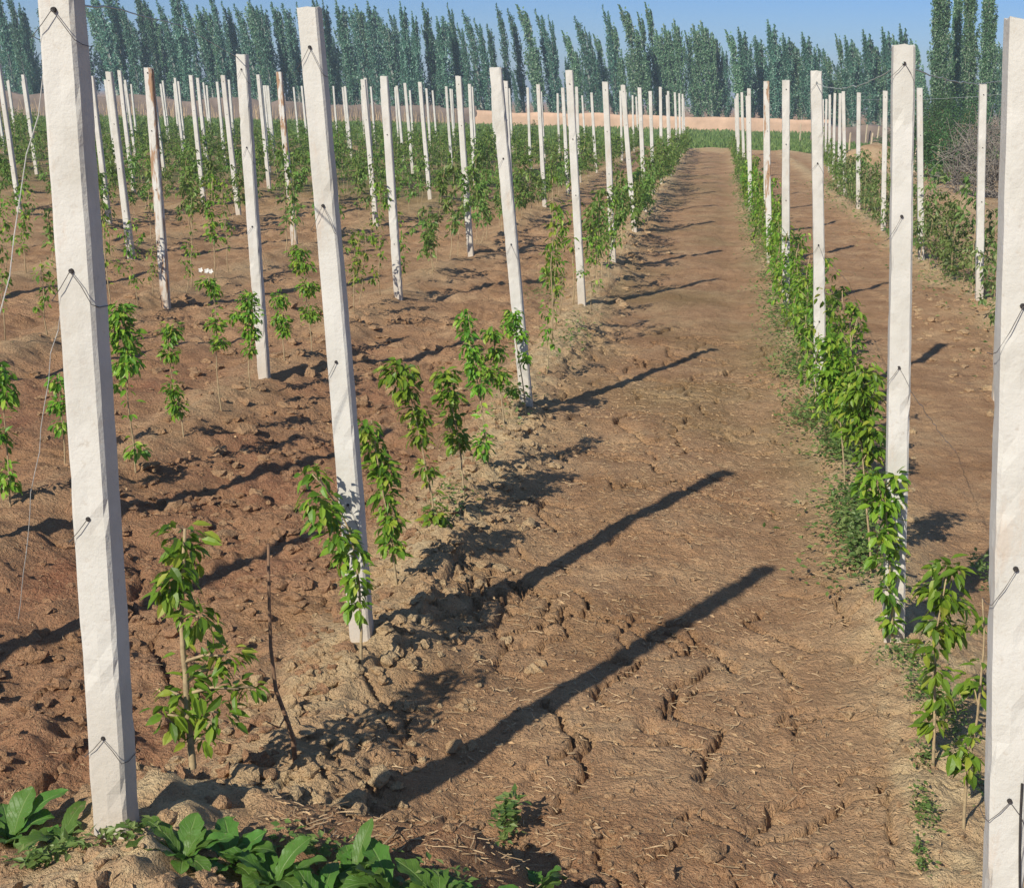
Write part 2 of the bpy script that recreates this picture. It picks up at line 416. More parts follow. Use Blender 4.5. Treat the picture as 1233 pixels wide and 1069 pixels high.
# cracks dug into the drying crust
CR = random.Random(3)
def crack(x, y, ang, ln, depth, wid):
    n = int(ln / 0.006)
    a0 = ang
    for k in range(n):
        ang += CR.gauss(0, 0.09) + (a0 - ang) * .03
        if CR.random() < 0.05: ang += CR.choice((-0.8, 0.8))
        x += math.cos(ang) * 0.006; y += math.sin(ang) * 0.006
        w = max(.0066 + .0007 * y, wid * math.sin(math.pi * (k + 1) / (n + 1)) ** 0.5)
        i0 = np.searchsorted(xs, x - w); i1 = np.searchsorted(xs, x + w)
        j0 = np.searchsorted(ys, y - w); j1 = np.searchsorted(ys, y + w)
        if i1 <= i0: i1 = i0 + 1
        if j1 <= j0: j1 = j0 + 1
        CRK[j0:j1, i0:i1] = np.maximum(CRK[j0:j1, i0:i1], depth)
CRK = np.zeros_like(GZ)
for k in range(170):
    y = 3.0 + 9.5 * CR.random() ** 1.5
    x = CR.uniform(-1.05, 0.85) if CR.random() < 0.75 else CR.uniform(-2.4, -1.0)
    if CR.random() < 0.7: a = math.pi / 2 + CR.gauss(0.1, 0.45)
    else: a = CR.uniform(0, 6.28)
    crack(x, y, a, CR.uniform(0.10, 0.65) * (1 + y / 16), CR.uniform(0.018, 0.05), CR.uniform(0.003, 0.0085) + 0.0006 * y)
for k in range(26):       # pits and clod holes
    y = CR.uniform(3.0, 5.2); x = CR.uniform(-2.3, 0.7)
    w = CR.uniform(0.012, 0.035)
    mask = ((GX[:0],) and None)
    i0, i1 = np.searchsorted(xs, (x - 3 * w, x + 3 * w)); j0, j1 = np.searchsorted(ys, (y - 3 * w, y + 3 * w))
    CRK[j0:j1, i0:i1] += 0.05 * np.exp(-((GX[j0:j1, i0:i1] - x) / w) ** 2 - ((GY[j0:j1, i0:i1] - y) / w) ** 2)
GZ -= CRK
def height_grid(x, y):
    """height of the finished ground sheet (bilinear)"""
    x = np.asarray(x, float); y = np.asarray(y, float)
    i = np.clip(np.searchsorted(xs, x) - 1, 0, len(xs) - 2); j = np.clip(np.searchsorted(ys, y) - 1, 0, len(ys) - 2)
    u = (x - xs[i]) / (xs[i + 1] - xs[i]); v = (y - ys[j]) / (ys[j + 1] - ys[j])
    return (GZ[j, i] * (1 - u) + GZ[j, i + 1] * u) * (1 - v) + (GZ[j + 1, i] * (1 - u) + GZ[j + 1, i + 1] * u) * v
height = height_grid
def ground_hit(p):
    """where the sight line through a pixel of the photograph meets the finished ground"""
    g = ground_at(p, 0.0)
    for k in range(12):
        g = ground_at(p, .5 * g[2] + .5 * hz(g[0], g[1]))
    return g
def hz(x, y):
    return float(height_grid(x, y))
nx, ny = len(xs), len(ys)
idx = np.arange(nx * ny).reshape(ny, nx)
quads = np.stack([idx[:-1, :-1], idx[:-1, 1:], idx[1:, 1:], idx[1:, :-1]], -1).reshape(-1, 4)
gme = mesh_np('ground', np.stack([GX, GY, GZ], -1).reshape(-1, 3), quads, None, (SOIL,), None, True)
# soil kinds
dry = np.zeros_like(GX); red = np.zeros_like(GX); grn = np.zeros_like(GX)
for nm, rx in ROWX.items():
    dd = np.abs(GX + 0.10 * vnoise(GY * 0.9, GX * 0 + rx, 7) - rx)
    amp = 1.25 if nm in ('L1', 'R1', 'R2') else 0.55
    dry = np.maximum(dry, amp * np.exp(-(dd / 0.27) ** 2) * (GY < 61))
dry = np.maximum(dry, sstep(3.1, 4.2, GX) * 0.85 * (GY < 70))
dry = np.maximum(dry, 0.9 * np.exp(-((GY - 61.8) / 1.0) ** 2))
dry *= np.clip(0.8 + 1.1 * fbm(GX * 2.3, GY * 2.3, 101, 3), 0, 1)
edge = .62 + .07 * vnoise(GY * 3, GX * 0 + 2, 151) + .04 * vnoise(GY * 11, GX * 2, 152)
dry = np.maximum(dry, sstep(edge, edge + .06, GX) * (1 - sstep(1.1, 1.35, GX)) * (1 - sstep(4.9, 6.0, GY)) * np.clip(1 + .6 * fbm(GX * 4, GY * 4, 153, 3), 0, 1))
red = (1 - sstep(-1.6, -1.0, GX)) * (1 - sstep(7, 15, GY)) + 0.55 * (1 - sstep(3.2, 3.9, GY)) * (1 - sstep(0.3, 0.7, GX))
red = np.clip(red * (0.85 + 1.0 * fbm(GX * 1.4, GY * 1.4, 111, 3)), 0, 1)
grn = sstep(62.6, 63.4, GY) * (1 - sstep(150, 200, GY)) * (1 - sstep(16, 22, GX)) * 0.95
grn = np.maximum(grn, np.clip(.7 + 1.2 * fbm(GX * .9, GY * .5, 123, 3), 0, .9) * sstep(20, 36, GY) * (1 - sstep(-4.5, -2.5, GX)) * (GY < 62))
grn = np.maximum(grn, 0.38 * np.clip(fbm(GX * 1.3, GY * 0.8, 121, 4) + 0.16, 0, 1) * sstep(4.2, 7, GY) * (GX > -1.0) * (GX < 0.7))
zone = np.stack([dry, red, grn, np.ones_like(dry)], -1).astype(np.float32)
ca = gme.color_attributes.new('zone', 'FLOAT_COLOR', 'POINT'); ca.data.foreach_set('color', zone.ravel())
tag(link('ground', gme), kind='structure')

# ------------------------------------------------------------------ loose things lying on the soil
def ico(sub=1):
    import bmesh
    bm = bmesh.new(); bmesh.ops.create_icosphere(bm, subdivisions=sub, radius=1.0)
    V = np.array([v.co for v in bm.verts]); T = np.array([[v.index for v in f.verts] for f in bm.faces]); bm.free()
    return V, T
IC2, IT2 = ico(2)
mb = MB(); zc = []
def clod(x, y, r):
    V = IC2 * np.array([r * RNG.uniform(.7, 1.3), r * RNG.uniform(.7, 1.3), r * RNG.uniform(.45, .8)])
    o = RNG.uniform(0, 50, 2)
    d = 1 + 0.9 * vnoise(IC2[:, 0] * 1.9 + o[0] + IC2[:, 2] * 1.3, IC2[:, 1] * 1.9 + o[1] - IC2[:, 2], 9) + 0.4 * vnoise(IC2[:, 0] * 4 + o[1], IC2[:, 1] * 4 + IC2[:, 2] * 3, 10) + 0.5 * vnoise(IC2[:, 0] * 9 + o[0] + IC2[:, 2] * 7, IC2[:, 1] * 9 + o[1], 12)
    V = V * d[:, None]
    a = RNG.uniform(0, 6.28); c, s = math.cos(a), math.sin(a)
    V = V @ np.array([[c, -s, 0], [s, c, 0], [0, 0, 1]]).T
    mb.add(V + np.array([x, y, hz(x, y) + r * 0.18]), None, IT2)
    return V
cl_zone = []
def put_clods(n, fx, fy, rmin, rmax, z):
    for k in range(n):
        x, y = fx(), fy()
        r = rmin + (rmax - rmin) * RNG.random() ** 3.0
        clod(x, y, r); cl_zone.append(np.tile(np.array([*z, 1.0], np.float32), (len(IC2), 1)))
U = RNG.uniform
put_clods(1100, lambda: -1.12 + RNG.normal(0, .20), lambda: 3.1 + 6 * RNG.random() ** 1.5, .004, .04, (.8, .1, 0))
put_clods(1700, lambda: U(-2.9, -1.2), lambda: 3.0 + 6 * RNG.random() ** 1.3, .004, .042, (.15, .8, 0))
put_clods(700, lambda: U(-5.5, -1.6), lambda: U(6, 13), .012, .06, (.25, .4, 0))
put_clods(300, lambda: .9 + RNG.normal(0, .18), lambda: 3.0 + 7 * RNG.random(), .005, .03, (.9, 0, 0))
put_clods(1500, lambda: U(-1.0, .8), lambda: 2.9 + 6 * RNG.random() ** 1.6, .003, .014, (.35, .2, 0))
put_clods(260, lambda: U(-1.9, -.4), lambda: U(2.2, 2.8), .006, .035, (.5, .3, 0))
put_clods(160, lambda: U(-1.7, .7), lambda: U(2.95, 3.6), .008, .035, (.3, .6, 0))
put_clods(260, lambda: U(1.9, 3.2), lambda: U(9, 16), .012, .05, (.6, .2, 0))
put_clods(160, lambda: -1.22 + RNG.normal(0, .25), lambda: U(9, 22), .012, .05, (.7, .1, 0))
cme = mb.mesh('soil_clods', (SOIL,))
ca = cme.color_attributes.new('zone', 'FLOAT_COLOR', 'POINT'); ca.data.foreach_set('color', np.concatenate(cl_zone).ravel())
tag(link('soil_clods', cme), kind='stuff')

# straw and chopped stalks on the path
mb = MB()
def straw(x, y, L, w):
    a = U(0, 6.28); c, s = math.cos(a), math.sin(a)
    p0 = np.array([x - c * L / 2, y - s * L / 2]); p1 = np.array([x + c * L / 2, y + s * L / 2]); pm = (p0 + p1) / 2 + np.array([-s, c]) * L * U(-.15, .15)
    P = []
    z = max(hz(*p0), hz(*p1), hz(*pm)) + 0.002
    tl = U(-.12, .2) * L
    for p, dz in ((p0, 0), (pm, tl * .5 + .15 * L * U(0, .3)), (p1, tl)):
        P.append((p[0], p[1], z + max(0, dz)))
    mb.tube(P, [w, w * 1.1, w * .8], 3)
for k in range(3000):
    y = 2.9 + 7.5 * RNG.random() ** 1.8
    straw(U(-1.0, .72), y, U(.008, .045) * (1 if k % 12 else 1.8), U(.0006, .0016) + .0001 * y)
for k in range(350):
    straw(U(-2.6, -1.0), 3.0 + 4 * RNG.random() ** 1.5, U(.01, .05), U(.0008, .0018))
tag(link('dry_straw', mb.mesh('dry_straw', (STRAW,))), kind='stuff')
mb = MB(); n = 11000
y = 2.3 + 9 * RNG.random(n) ** 1.7; x = np.where(RNG.random(n) < .72, RNG.uniform(-1.0, .75, n), RNG.uniform(-3.0, -.9, n))
x = np.where((y < 2.9) & (x < -1.9), -1.5, x)
keep = vnoise(x * 2.2, y * 2.2, 141) + .25 > RNG.random(n) * .6
x, y = x[keep], y[keep]; n = len(x)
D = RNG.normal(0, 1, (n, 3)); D[:, 2] = RNG.normal(.12, .22, n); Nn = RNG.normal(0, .55, (n, 3)); Nn[:, 2] += 1
ll = RNG.uniform(.006, .026, n) * (1 + y * .04)
mb.leaves(np.stack([x, y, height(x, y) + .004], 1), D, Nn, ll, ll * RNG.uniform(.2, .5, n), False)
tag(link('dead_leaf_litter', mb.mesh('dead_leaf_litter', (CHIP,))), kind='stuff')

# ------------------------------------------------------------------ posts
LEAN = -0.08
def post_mesh(name, w, h, lean, stain=False, fine=True, seed=0, taper=0.93):
    """square concrete post, foot at z=0 (goes 0.3 m below), top at h, with chamfered worn edges"""
    nz = 60 if fine else 8
    ch = w * 0.10
    hw = w / 2
    prof = [(-hw + ch, -hw), (0, -hw), (hw - ch, -hw), (hw, -hw + ch), (hw, 0), (hw, hw - ch), (hw - ch, hw), (0, hw), (-hw + ch, hw), (-hw, hw - ch), (-hw, 0), (-hw, -hw + ch)]
    prof = np.array(prof); n = len(prof)
    zs = np.linspace(-0.3, h, nz)
    V = []
    for k, z in enumerate(zs):
        t = np.clip(z / h, 0, 1)
        s = 1 - (1 - taper) * t
        j = vnoise(prof[:, 0] * 40 + seed, np.full(n, z * 13.0) + seed, seed) * w * 0.045 + vnoise(prof[:, 0] * 10 + seed, np.full(n, z * 3.0), seed + 3) * w * 0.05 - np.clip(vnoise(prof[:, 0] * 60 + seed, prof[:, 1] * 60 + z * 21.0, seed + 5) - .22, 0, 1) * w * .35 * (np.abs(np.abs(prof[:, 0]) - np.abs(prof[:, 1])) < ch * 1.5)
        if not fine: j = j * 0.6
        r = np.linalg.norm(prof, axis=1)[:, None]
        p = prof * s + prof / r * j[:, None]
        zz = np.full(n, z)
        if k == nz - 1: zz = zz + vnoise(prof[:, 0] * 50 + seed, prof[:, 1] * 50, seed + 9) * w * 0.16
        bow = 0.012 * math.sin(math.pi * t) * ((seed * 0.37) % 1 - 0.5)
        V.append(np.column_stack([p[:, 0] + lean * z + bow, p[:, 1], zz]))
    V = np.concatenate(V)
    q = []
    for k in range(nz - 1):
        for i in range(n):
            q.append((k * n + i, k * n + (i + 1) % n, (k + 1) * n + (i + 1) % n, (k + 1) * n + i))
    top = np.array([[lean * h, 0, h + w * 0.005]])
    V = np.concatenate([V, top]); ti = len(V) - 1
    t = [((nz - 1) * n + i, (nz - 1) * n + (i + 1) % n, ti) for i in range(n)]
    return mesh_np(name, V, q, t, (POST_ST if stain else POST,), None, False)

def hole_disc_mesh(w):  # raised near-black disc stands in for the shade inside a wire hole
    mb = MB(); mb.tube([(0, -w * .5 + .004, 0), (0, -w * .5 - .005, 0)], [w * .075, w * .065], 8)
    return mb.mesh('peg', (PEG,))
def tie_mesh(w, drop, left=True, right=True, seed=0):
    mb = MB(); rr = random.Random(seed)
    f = -w * .5 - .006; g = w * .52
    if right: mb.tube([(0, f, 0), (g * .55, f - .002, -drop * .5 * rr.uniform(.85, 1.1)), (g, f, -drop), (g + .004, -w * .2, -drop * 1.15), (g + .003, w * .4, -drop * 1.2)], .0009, 5)
    if left:
        dl = drop * rr.uniform(.6, 1.0)
        mb.tube([(0, f, 0), (-g * .5, f - .002, -dl * .55), (-g, f, -dl), (-g - .004, -w * .2, -dl * 1.1), (-g - .003, w * .4, -dl * 1.15)], .0009, 5)
    return mb.mesh('tie_wire', (WIRE_D,))

ORD = ['nearest', 'second', 'third', 'fourth', 'fifth', 'sixth', 'seventh', 'eighth', 'ninth', 'tenth', 'eleventh', 'twelfth', 'thirteenth', 'fourteenth', 'fifteenth', 'sixteenth', 'seventeenth']
CARD = ['first'] + ORD[1:]
def row_phrase(r):
    if r == 'R1': return 'row right of the path'
    if r == 'R2': return 'second row right of the path'
    k = int(r[1:])
    return ('row left of the path' if k == 1 else '%s row left of the path' % CARD[k - 1])

# measured posts: row -> list of (top px, foot px)
MEAS = {
 'L1': [((370, 10), (436, 766)), ((596, 82), (635, 494)), ((685, 85), (701, 368)), ((729, 99), (738, 315)), ((750, 102), (764, 279)), ((770, 105.6), (777, 254))],
 'R1': [((1233, 24), (1203, 1240)), ((1085.5, 55), (1075, 768)), ((981.6, 86), (987, 481)), ((946, 97), (946, 374))],
 'L2': [((291, 66), (318.5, 454)), ((462, 92), (480, 359)), ((552, 92), (567, 305)), ((609, 98), (617, 270)), ((648, 102), (656, 249)), ((677.6, 106), (684, 233))],
 'L3': [((179, 82), (200, 370)), ((336, 87), (355, 295)), ((437.5, 96), (453, 274)), ((505.6, 99), (518, 242.5))],
 'L4': [((131.8, 87), (158.4, 310)), ((269, 91), (288, 265))],
 'L5': [((110.7, 92), (131.8, 271)), ((230, 91), (246, 247))],
 'R2': [((1182.5, 101.5), (1178, 373)), ((1107, 106), (1109, 314)), ((1066, 110), (1063, 281)), ((1034, 112), (1033, 256))],
}
POSTS = {}    # row -> list of (x, y, h, lean)
def project(P):
    # world -> photo pixel
    d = np.asarray(P, float) - np.array([0, 0, CAMH])
    R = d[0] * math.cos(PH) + d[1] * math.sin(PH); fw = -d[0] * math.sin(PH) + d[1] * math.cos(PH)
    Fz = fw * math.cos(TH) - d[2] * math.sin(TH); Uz = fw * math.sin(TH) + d[2] * math.cos(TH)
    u, v = R / Fz * F, -Uz / Fz * F
    return _c * u + _s * v + W / 2, -_s * u + _c * v + H / 2
for r, X in ROWX.items():
    L = []
    for t, b in MEAS.get(r, []):
        g = ground_hit(b) if r in ('L1', 'R1', 'L2') and b[1] < 1069 else ground_at(b, .03); T = at_y(t, g[1])
        L.append((g[0], g[1], T[2], (T[0] - g[0]) / T[2]))
    y = L[-1][1] if L else (4.9 + U(-1, 3))
    if not L:
        y -= 4.4
    while True:
        y += 4.4 + U(-.12, .12)
        if y > ROW_END + (1.0 if r != 'R2' else -2): break
        x = X + U(-.1, .1)
        if r == 'R2': x = 2.9 + max(0, (y - 30)) * 0.05
        px = project((x, y, 1.2))
        if px[0] < -25 or px[0] > W + 25: continue
        L.append((x, y, U(2.24, 2.42), LEAN + U(-.02, .02)))
    POSTS[r] = L
NEARM = {}
shared = [post_mesh('post_far', 0.078, 2.3, LEAN, False, False, k) for k in range(4)]
shared_st = post_mesh('post_far_stained', 0.078, 2.3, LEAN, True, False, 11)
discm = hole_disc_mesh(0.078)
HOLEH = (2.2, 1.68, 1.14, 0.62)
tie_sh = [tie_mesh(0.078, .07, True, True, k) for k in range(3)]
STAINED = {('L3', 0): 'rust stained concrete post with brown streaks, nearest in the third row left of the path',
           ('R1', 4): 'white concrete post with a brown stained flank, fifth in the row right of path',
           ('L3', 1): 'white concrete post with a brown top, second in the third row left of path'}
NEAR_LABEL = {('L1', 0): 'tall white concrete post left of the path, with a leafy sapling climbing its foot',
              ('R1', 0): 'broad white concrete post cut by the right edge of the photo',
              ('R1', 1): 'white concrete post with leafy foot at the front right of the path'}
def build_post(r, k, x, y, h, lean, label, w=0.078, near=None):
    near = (y < 16) if near is None else near
    z = hz(x, y)
    stain = (r, k) in STAINED
    if near:
        me = post_mesh('post_near', w, h - z, lean, stain, True, k * 7 + len(r) + int(abs(x) * 10))
        o = link('concrete_post', me, None, (x, y, z))
    else:
        me = shared_st if stain else shared[(k * 5 + int(abs(x) * 3)) % 4]
        o = link('concrete_post', me, None, (x, y, z)); o.scale = (1, 1, (h - z) / 2.3)
        o.rotation_euler = (0, lean - LEAN, U(-.06, .06))
    tag(o, label, 'post', 'concrete posts of the orchard rows')
    if y < 32:
        for j, ph in enumerate(HOLEH):
            hh = (ph - z) if near else ph
            if near and hh > h - z - .04: continue
            kx = (lean if near else LEAN) * hh
            p = link('peg', discm if w < .085 else hole_disc_mesh(w), o, (kx, 0, hh))
            if near and y < 11:
                tm = tie_mesh(w, U(.05, .10) * (1.3 if w > .085 else 1), True, (j + k) % 3 != 2, k * 4 + j)
                link('tie_wire', tm, o, (kx, 0, hh))
    return o
for r in ROWX:
    for k, (x, y, h, lean) in enumerate(POSTS[r]):
        lb = STAINED.get((r, k)) or NEAR_LABEL.get((r, k)) or 'white concrete post, %s from the front in the %s' % (ORD[k] if k else 'first', row_phrase(r))
        build_post(r, k, x, y, h, lean, lb)
# front left end post, standing left of its row
g = ground_hit((141, 1000)); T = at_y((70, -60), g[1])
o = build_post('E', 0, g[0], g[1], hz(g[0], g[1]) + 2.15, (T[0] - g[0]) / (T[2] - g[2]), 'broad white concrete post at the front left, its right side in blue shade', 0.083, True)
o.rotation_euler = (0, 0, 0.03)
# post half hidden behind the right edge post
g2 = at_y((1222, 300), 10.2); T = at_y((1219, 88), 10.2)
build_post('E', 1, g2[0], 10.2, T[2], -0.07, 'white concrete post almost hidden behind the broad post at the right edge', .078, True)
# posts standing just outside the left edge (their shadows cross the beds)
for k, (x_, y_) in enumerate([(-3.2, 3.15), (-3.28, 5.2), (-5.4, 3.6), (-5.33, 8.2), (-7.45, 7.6), (-7.5, 12.0), (-9.3, 15.9), (-9.4, 11.5)]):
    build_post('O', k, x_, y_, 2.3, LEAN, 'white concrete post just outside the left edge, its shadow crossing the beds', .078, False)
# reinforcing bar laid bare on the right edge post
x0, y0, h0, l0 = POSTS['R1'][0]
r0 = [o for o in COL.objects if o.get('label') == NEAR_LABEL[('R1', 0)]][0]
mb = MB(); zz = np.linspace(.02, .62, 9)
mb.tube([(l0 * z + .027 + .004 * math.sin(z * 9), -.0405, z) for z in zz], .0028, 6)
link('bare_rebar', mb.mesh('bare_rebar', (PEG,)), r0)

# ------------------------------------------------------------------ wires
def wire(name, pts, r, label, mat=WIRE, group='trellis wires'):
    mb = MB(); P = np.array(pts, float)
    d = np.concatenate([[0], np.cumsum(np.linalg.norm(np.diff(P, axis=0), axis=1))])
    s = np.linspace(0, d[-1], max(8, len(P) * 4))
    Q = np.stack([np.interp(s, d, P[:, i]) for i in range(3)], 1)
    Q[1:-1] += RNG.normal(0, .003, Q[1:-1].shape)
    mb.tube(Q, r, 5)
    return tag(link(name, mb.mesh(name, (mat,))), label, 'wire', group)
def sag(a, b, s, n=9):
    a, b = np.array(a, float), np.array(b, float); t = np.linspace(0, 1, n)[:, None]
    P = a + (b - a) * t; P[:, 2] -= s * (4 * t * (1 - t))[:, 0]
    return P
def hole_pt(r, k, j):
    x, y, h, l = POSTS[r][k]; z = HOLEH[j]
    return (x + l * z, y - .05, z)
wire('trellis_wire', sag(hole_pt('R1', 1, 0), hole_pt('R1', 2, 0), .06), .0022, 'thin wire linking the tops of the first posts right of the path')
wire('trellis_wire', sag(hole_pt('R1', 1, 0), at_y((1216, 92), 10.1), .06), .0026, 'green-grey wire from the front right post to the right edge')
wire('trellis_wire', sag(at_y((1038, 120), 28), at_y((1212, 114), 14.9), .03), .003, 'faint wire crossing in front of the tall poplars')
wire('trellis_wire', [at_y((100, 7), 3.5), at_y((146, 12), 5.2), at_y((218, 31), 7.5), at_y((293, 74), 9.6)], .0028, 'dark wire hanging from the front left post across the trees')
wire('guy_wire', [at_y((52, 90), 3.45), at_y((22, 257), 3.5), at_y((0, 385), 3.5), at_y((-60, 760), 3.55)], .0016, 'pale taut string slanting down left of the front left post', STRING, 'guy strings')
wire('guy_wire', [at_y((74, 366), 3.45), at_y((48, 520), 3.6), at_y((30, 680), 3.8), at_y((22, 745), 3.95)], .0012, 'fainter string slanting from the middle of the front left post', STRING, 'guy strings')
a = hole_pt('R1', 1, 2); g3 = ground_at((1152, 545))
wire('guy_wire', sag(a, g3, .02), .0016, 'pale string running from the front right post down to the soil', STRING, 'guy strings')
a = hole_pt('R1', 2, 2); g3 = ground_at((1022, 340))
wire('guy_wire', sag(a, g3, .02), .002, 'pale string running from the second right post down to the soil', STRING, 'guy strings')

# ------------------------------------------------------------------ saplings
def cluster_leaves(mb, c, rx, ry, rz, n, L, fine=True, m=0, droop=0.55):
    d = RNG.normal(0, 1, (n, 3)); d /= np.linalg.norm(d, axis=1)[:, None]
    rad = RNG.random(n)[:, None] ** 0.6
    P = np.asarray(c) + d * rad * np.array([rx, ry, rz]) * 0.85
    D = d * np.array([1, 1, .5]) + RNG.normal(0, .35, (n, 3)); D[:, 2] -= droop
    Nn = d * .5 + RNG.normal(0, .35, (n, 3)); Nn[:, 2] += 0.8
    ll = L * RNG.uniform(.65, 1.2, n)
    mb.leaves(P, D, Nn, ll, ll * RNG.uniform(.40, .55, n), fine, m)

def near_sapling(base, stem, clusters, label, leafL=.075, twig=None, blossom=None, dens=1.0, rad=.007, Yoff=0):
    g = ground_hit(base) if base[1] < 980 else ground_at(base, .03); Y = g[1]
    gz = hz(g[0], Y)
    root = empty('sapling', (g[0], Y, gz), label, 'sapling', 'young saplings')
    o = np.array([g[0], Y, gz])
    ms = MB()
    P = [np.array([0, 0, -.05])] + [at_y(p, Y) - o for p in stem]
    P = np.array(P); P[1:, 1] += RNG.normal(0, .012, len(P) - 1)
    d = np.concatenate([[0], np.cumsum(np.linalg.norm(np.diff(P, axis=0), axis=1))])
    s = np.linspace(0, d[-1], len(P) * 4)
    Q = np.stack([np.interp(s, d, P[:, i]) for i in range(3)], 1)
    for it in range(2):
        Q[1:-1] = (Q[:-2] + 2 * Q[1:-1] + Q[2:]) / 4
    Q[2:] += np.cumsum(RNG.normal(0, .0022, Q[2:].shape), axis=0) * .6
    ms.tube(Q, np.linspace(rad, rad * .35, len(Q)), 7)
    ml = MB()
    pm = np.linalg.norm(at_y((base[0] + 100, base[1]), Y) - at_y(base, Y)) / 100     # metres per photo pixel there
    for (cx, cy, rx, ry) in clusters:
        c = at_y((cx, cy), Y) - o; c[1] += U(-.05, .05)
        j = int(np.argmin(np.abs(Q[:, 2] - (c[2] - .03))))
        ms.tube([Q[j], (Q[j] + c) / 2 + np.array([0, 0, .012]), c], [rad * .45, rad * .35, rad * .25], 5)
        n = int(dens * max(8, 900 * (rx * pm) * (ry * pm) * 3.2 / (leafL * leafL * .5) / 110))
        n = int(np.clip(n * 1.0, 7, 150)); leafL_ = leafL * .84
        cluster_leaves(ml, c, rx * pm, min(rx * pm, .12), ry * pm, n, leafL_)
    if ml.n:
        lo_z = min(at_y((c_[0], c_[1] + c_[3]), Y)[2] for c_ in clusters) - gz
        n = int(16 + 26 * dens); t = RNG.random(n) * .98 + .01
        zt = lo_z + (Q[-1, 2] - lo_z) * t
        P_ = np.stack([np.interp(zt, Q[:, 2], Q[:, 0]), np.interp(zt, Q[:, 2], Q[:, 1]), zt], 1)
        D_ = RNG.normal(0, 1, (n, 3)); D_[:, 2] = RNG.normal(-.25, .4, n)
        N_ = RNG.normal(0, .3, (n, 3)); N_[:, 2] += 1
        l_ = leafL * RNG.uniform(.5, 1.0, n)
        ml.leaves(P_ + D_ * .012, D_, N_, l_, l_ * RNG.uniform(.4, .5, n))
    link('stem', ms.mesh('stem', (STEM,), True), root)
    if ml.n: link('foliage', ml.mesh('foliage', (LEAF,)), root)
    if blossom is not None:
        mp = MB(); c = at_y(blossom, Y) - o
        for k in range(5):
            cc = c + RNG.normal(0, .014, 3); th = np.arange(5) / 5 * 6.28
            D = np.stack([np.cos(th), np.sin(th) * .5 - .6, np.sin(th)], 1)
            mp.leaves(np.tile(cc, (5, 1)), D, np.tile(np.array([0, -1, .4]), (5, 1)), np.full(5, .018), np.full(5, .015))
        link('blossom', mp.mesh('blossom', (PETAL,)), root)
    return root

near_sapling((240, 990), [(236, 950), (228, 895), (222, 830), (217, 760), (213, 690), (212, 640)],
             [(212, 660, 30, 42), (208, 705, 28, 26), (215, 690, 24, 30), (246, 735, 30, 18), (236, 760, 18, 14), (272, 790, 24, 20), (250, 812, 26, 22), (230, 832, 36, 16), (205, 855, 24, 16), (285, 832, 28, 14), (215, 872, 26, 18), (262, 858, 30, 20), (243, 893, 10, 9), (196, 840, 15, 8), (300, 835, 15, 9)],
             'leafy sapling with bare lower stem right of the broad front left post', .062, dens=.6, rad=.0125)
near_sapling((436, 800), [(434, 760), (430, 700), (420, 640), (400, 600), (378, 568)],
             [(374, 575, 20, 15), (384, 602, 26, 22), (392, 622, 26, 18), (408, 642, 26, 18), (416, 672, 22, 22), (424, 700, 18, 16), (430, 727, 17, 16), (436, 690, 8, 14)],
             'leafy sapling draped over the foot of the front post left of the path', .06, rad=.006, dens=.7)
near_sapling((479, 705), [(476, 680), (466, 620), (455, 560), (445, 505)],
             [(442, 515, 16, 18), (446, 540, 18, 16), (455, 565, 20, 18), (466, 578, 14, 12), (460, 602, 18, 16), (468, 632, 20, 22), (474, 658, 16, 14)],
             'leafy sapling just right of the front post left of path, foliage almost to ground', .060, rad=.006)
near_sapling((524, 640), [(520, 600), (514, 560), (505, 510), (488, 450)],
             [(482, 448, 28, 20), (490, 470, 20, 16), (500, 500, 22, 16), (508, 520, 16, 12), (516, 565, 16, 9), (526, 622, 18, 18)],
             'tall sapling with a broad leafy top and one leaf tuft near the ground', .060, rad=.0058)
near_sapling((560, 603), [(557, 570), (551, 530), (544, 490), (538, 450)],
             [(537, 452, 18, 16), (542, 478, 18, 16), (540, 505, 14, 14), (548, 528, 18, 18)],
             'sapling with a stacked column of leaves beside the broad topped sapling', .058, rad=.0055)
near_sapling((590, 563), [(586, 545), (580, 500), (572, 450), (562, 380)],
             [(558, 385, 12, 14), (562, 402, 12, 8), (582, 535, 14, 18), (570, 440, 14, 14), (578, 465, 12, 12), (566, 420, 14, 10)],
             'sapling with a bright tuft low on its stem left of the second path post', .056, rad=.0055)
near_sapling((610, 520), [(607, 500), (602, 460), (596, 420), (592, 392)],
             [(592, 400, 13, 14), (596, 425, 14, 14), (588, 445, 14, 12), (602, 455, 14, 12), (575, 425, 12, 10)],
             'leafy sapling close in front of the second post left of the path', .055, rad=.0055)
near_sapling((634, 500), [(632, 480), (628, 440), (620, 400), (617, 372)],
             [(618, 380, 14, 12), (628, 402, 8, 10), (632, 430, 7, 10), (612, 395, 12, 10), (618, 470, 10, 9)],
             'sapling twining up the second post left of the path', .05, rad=.005)
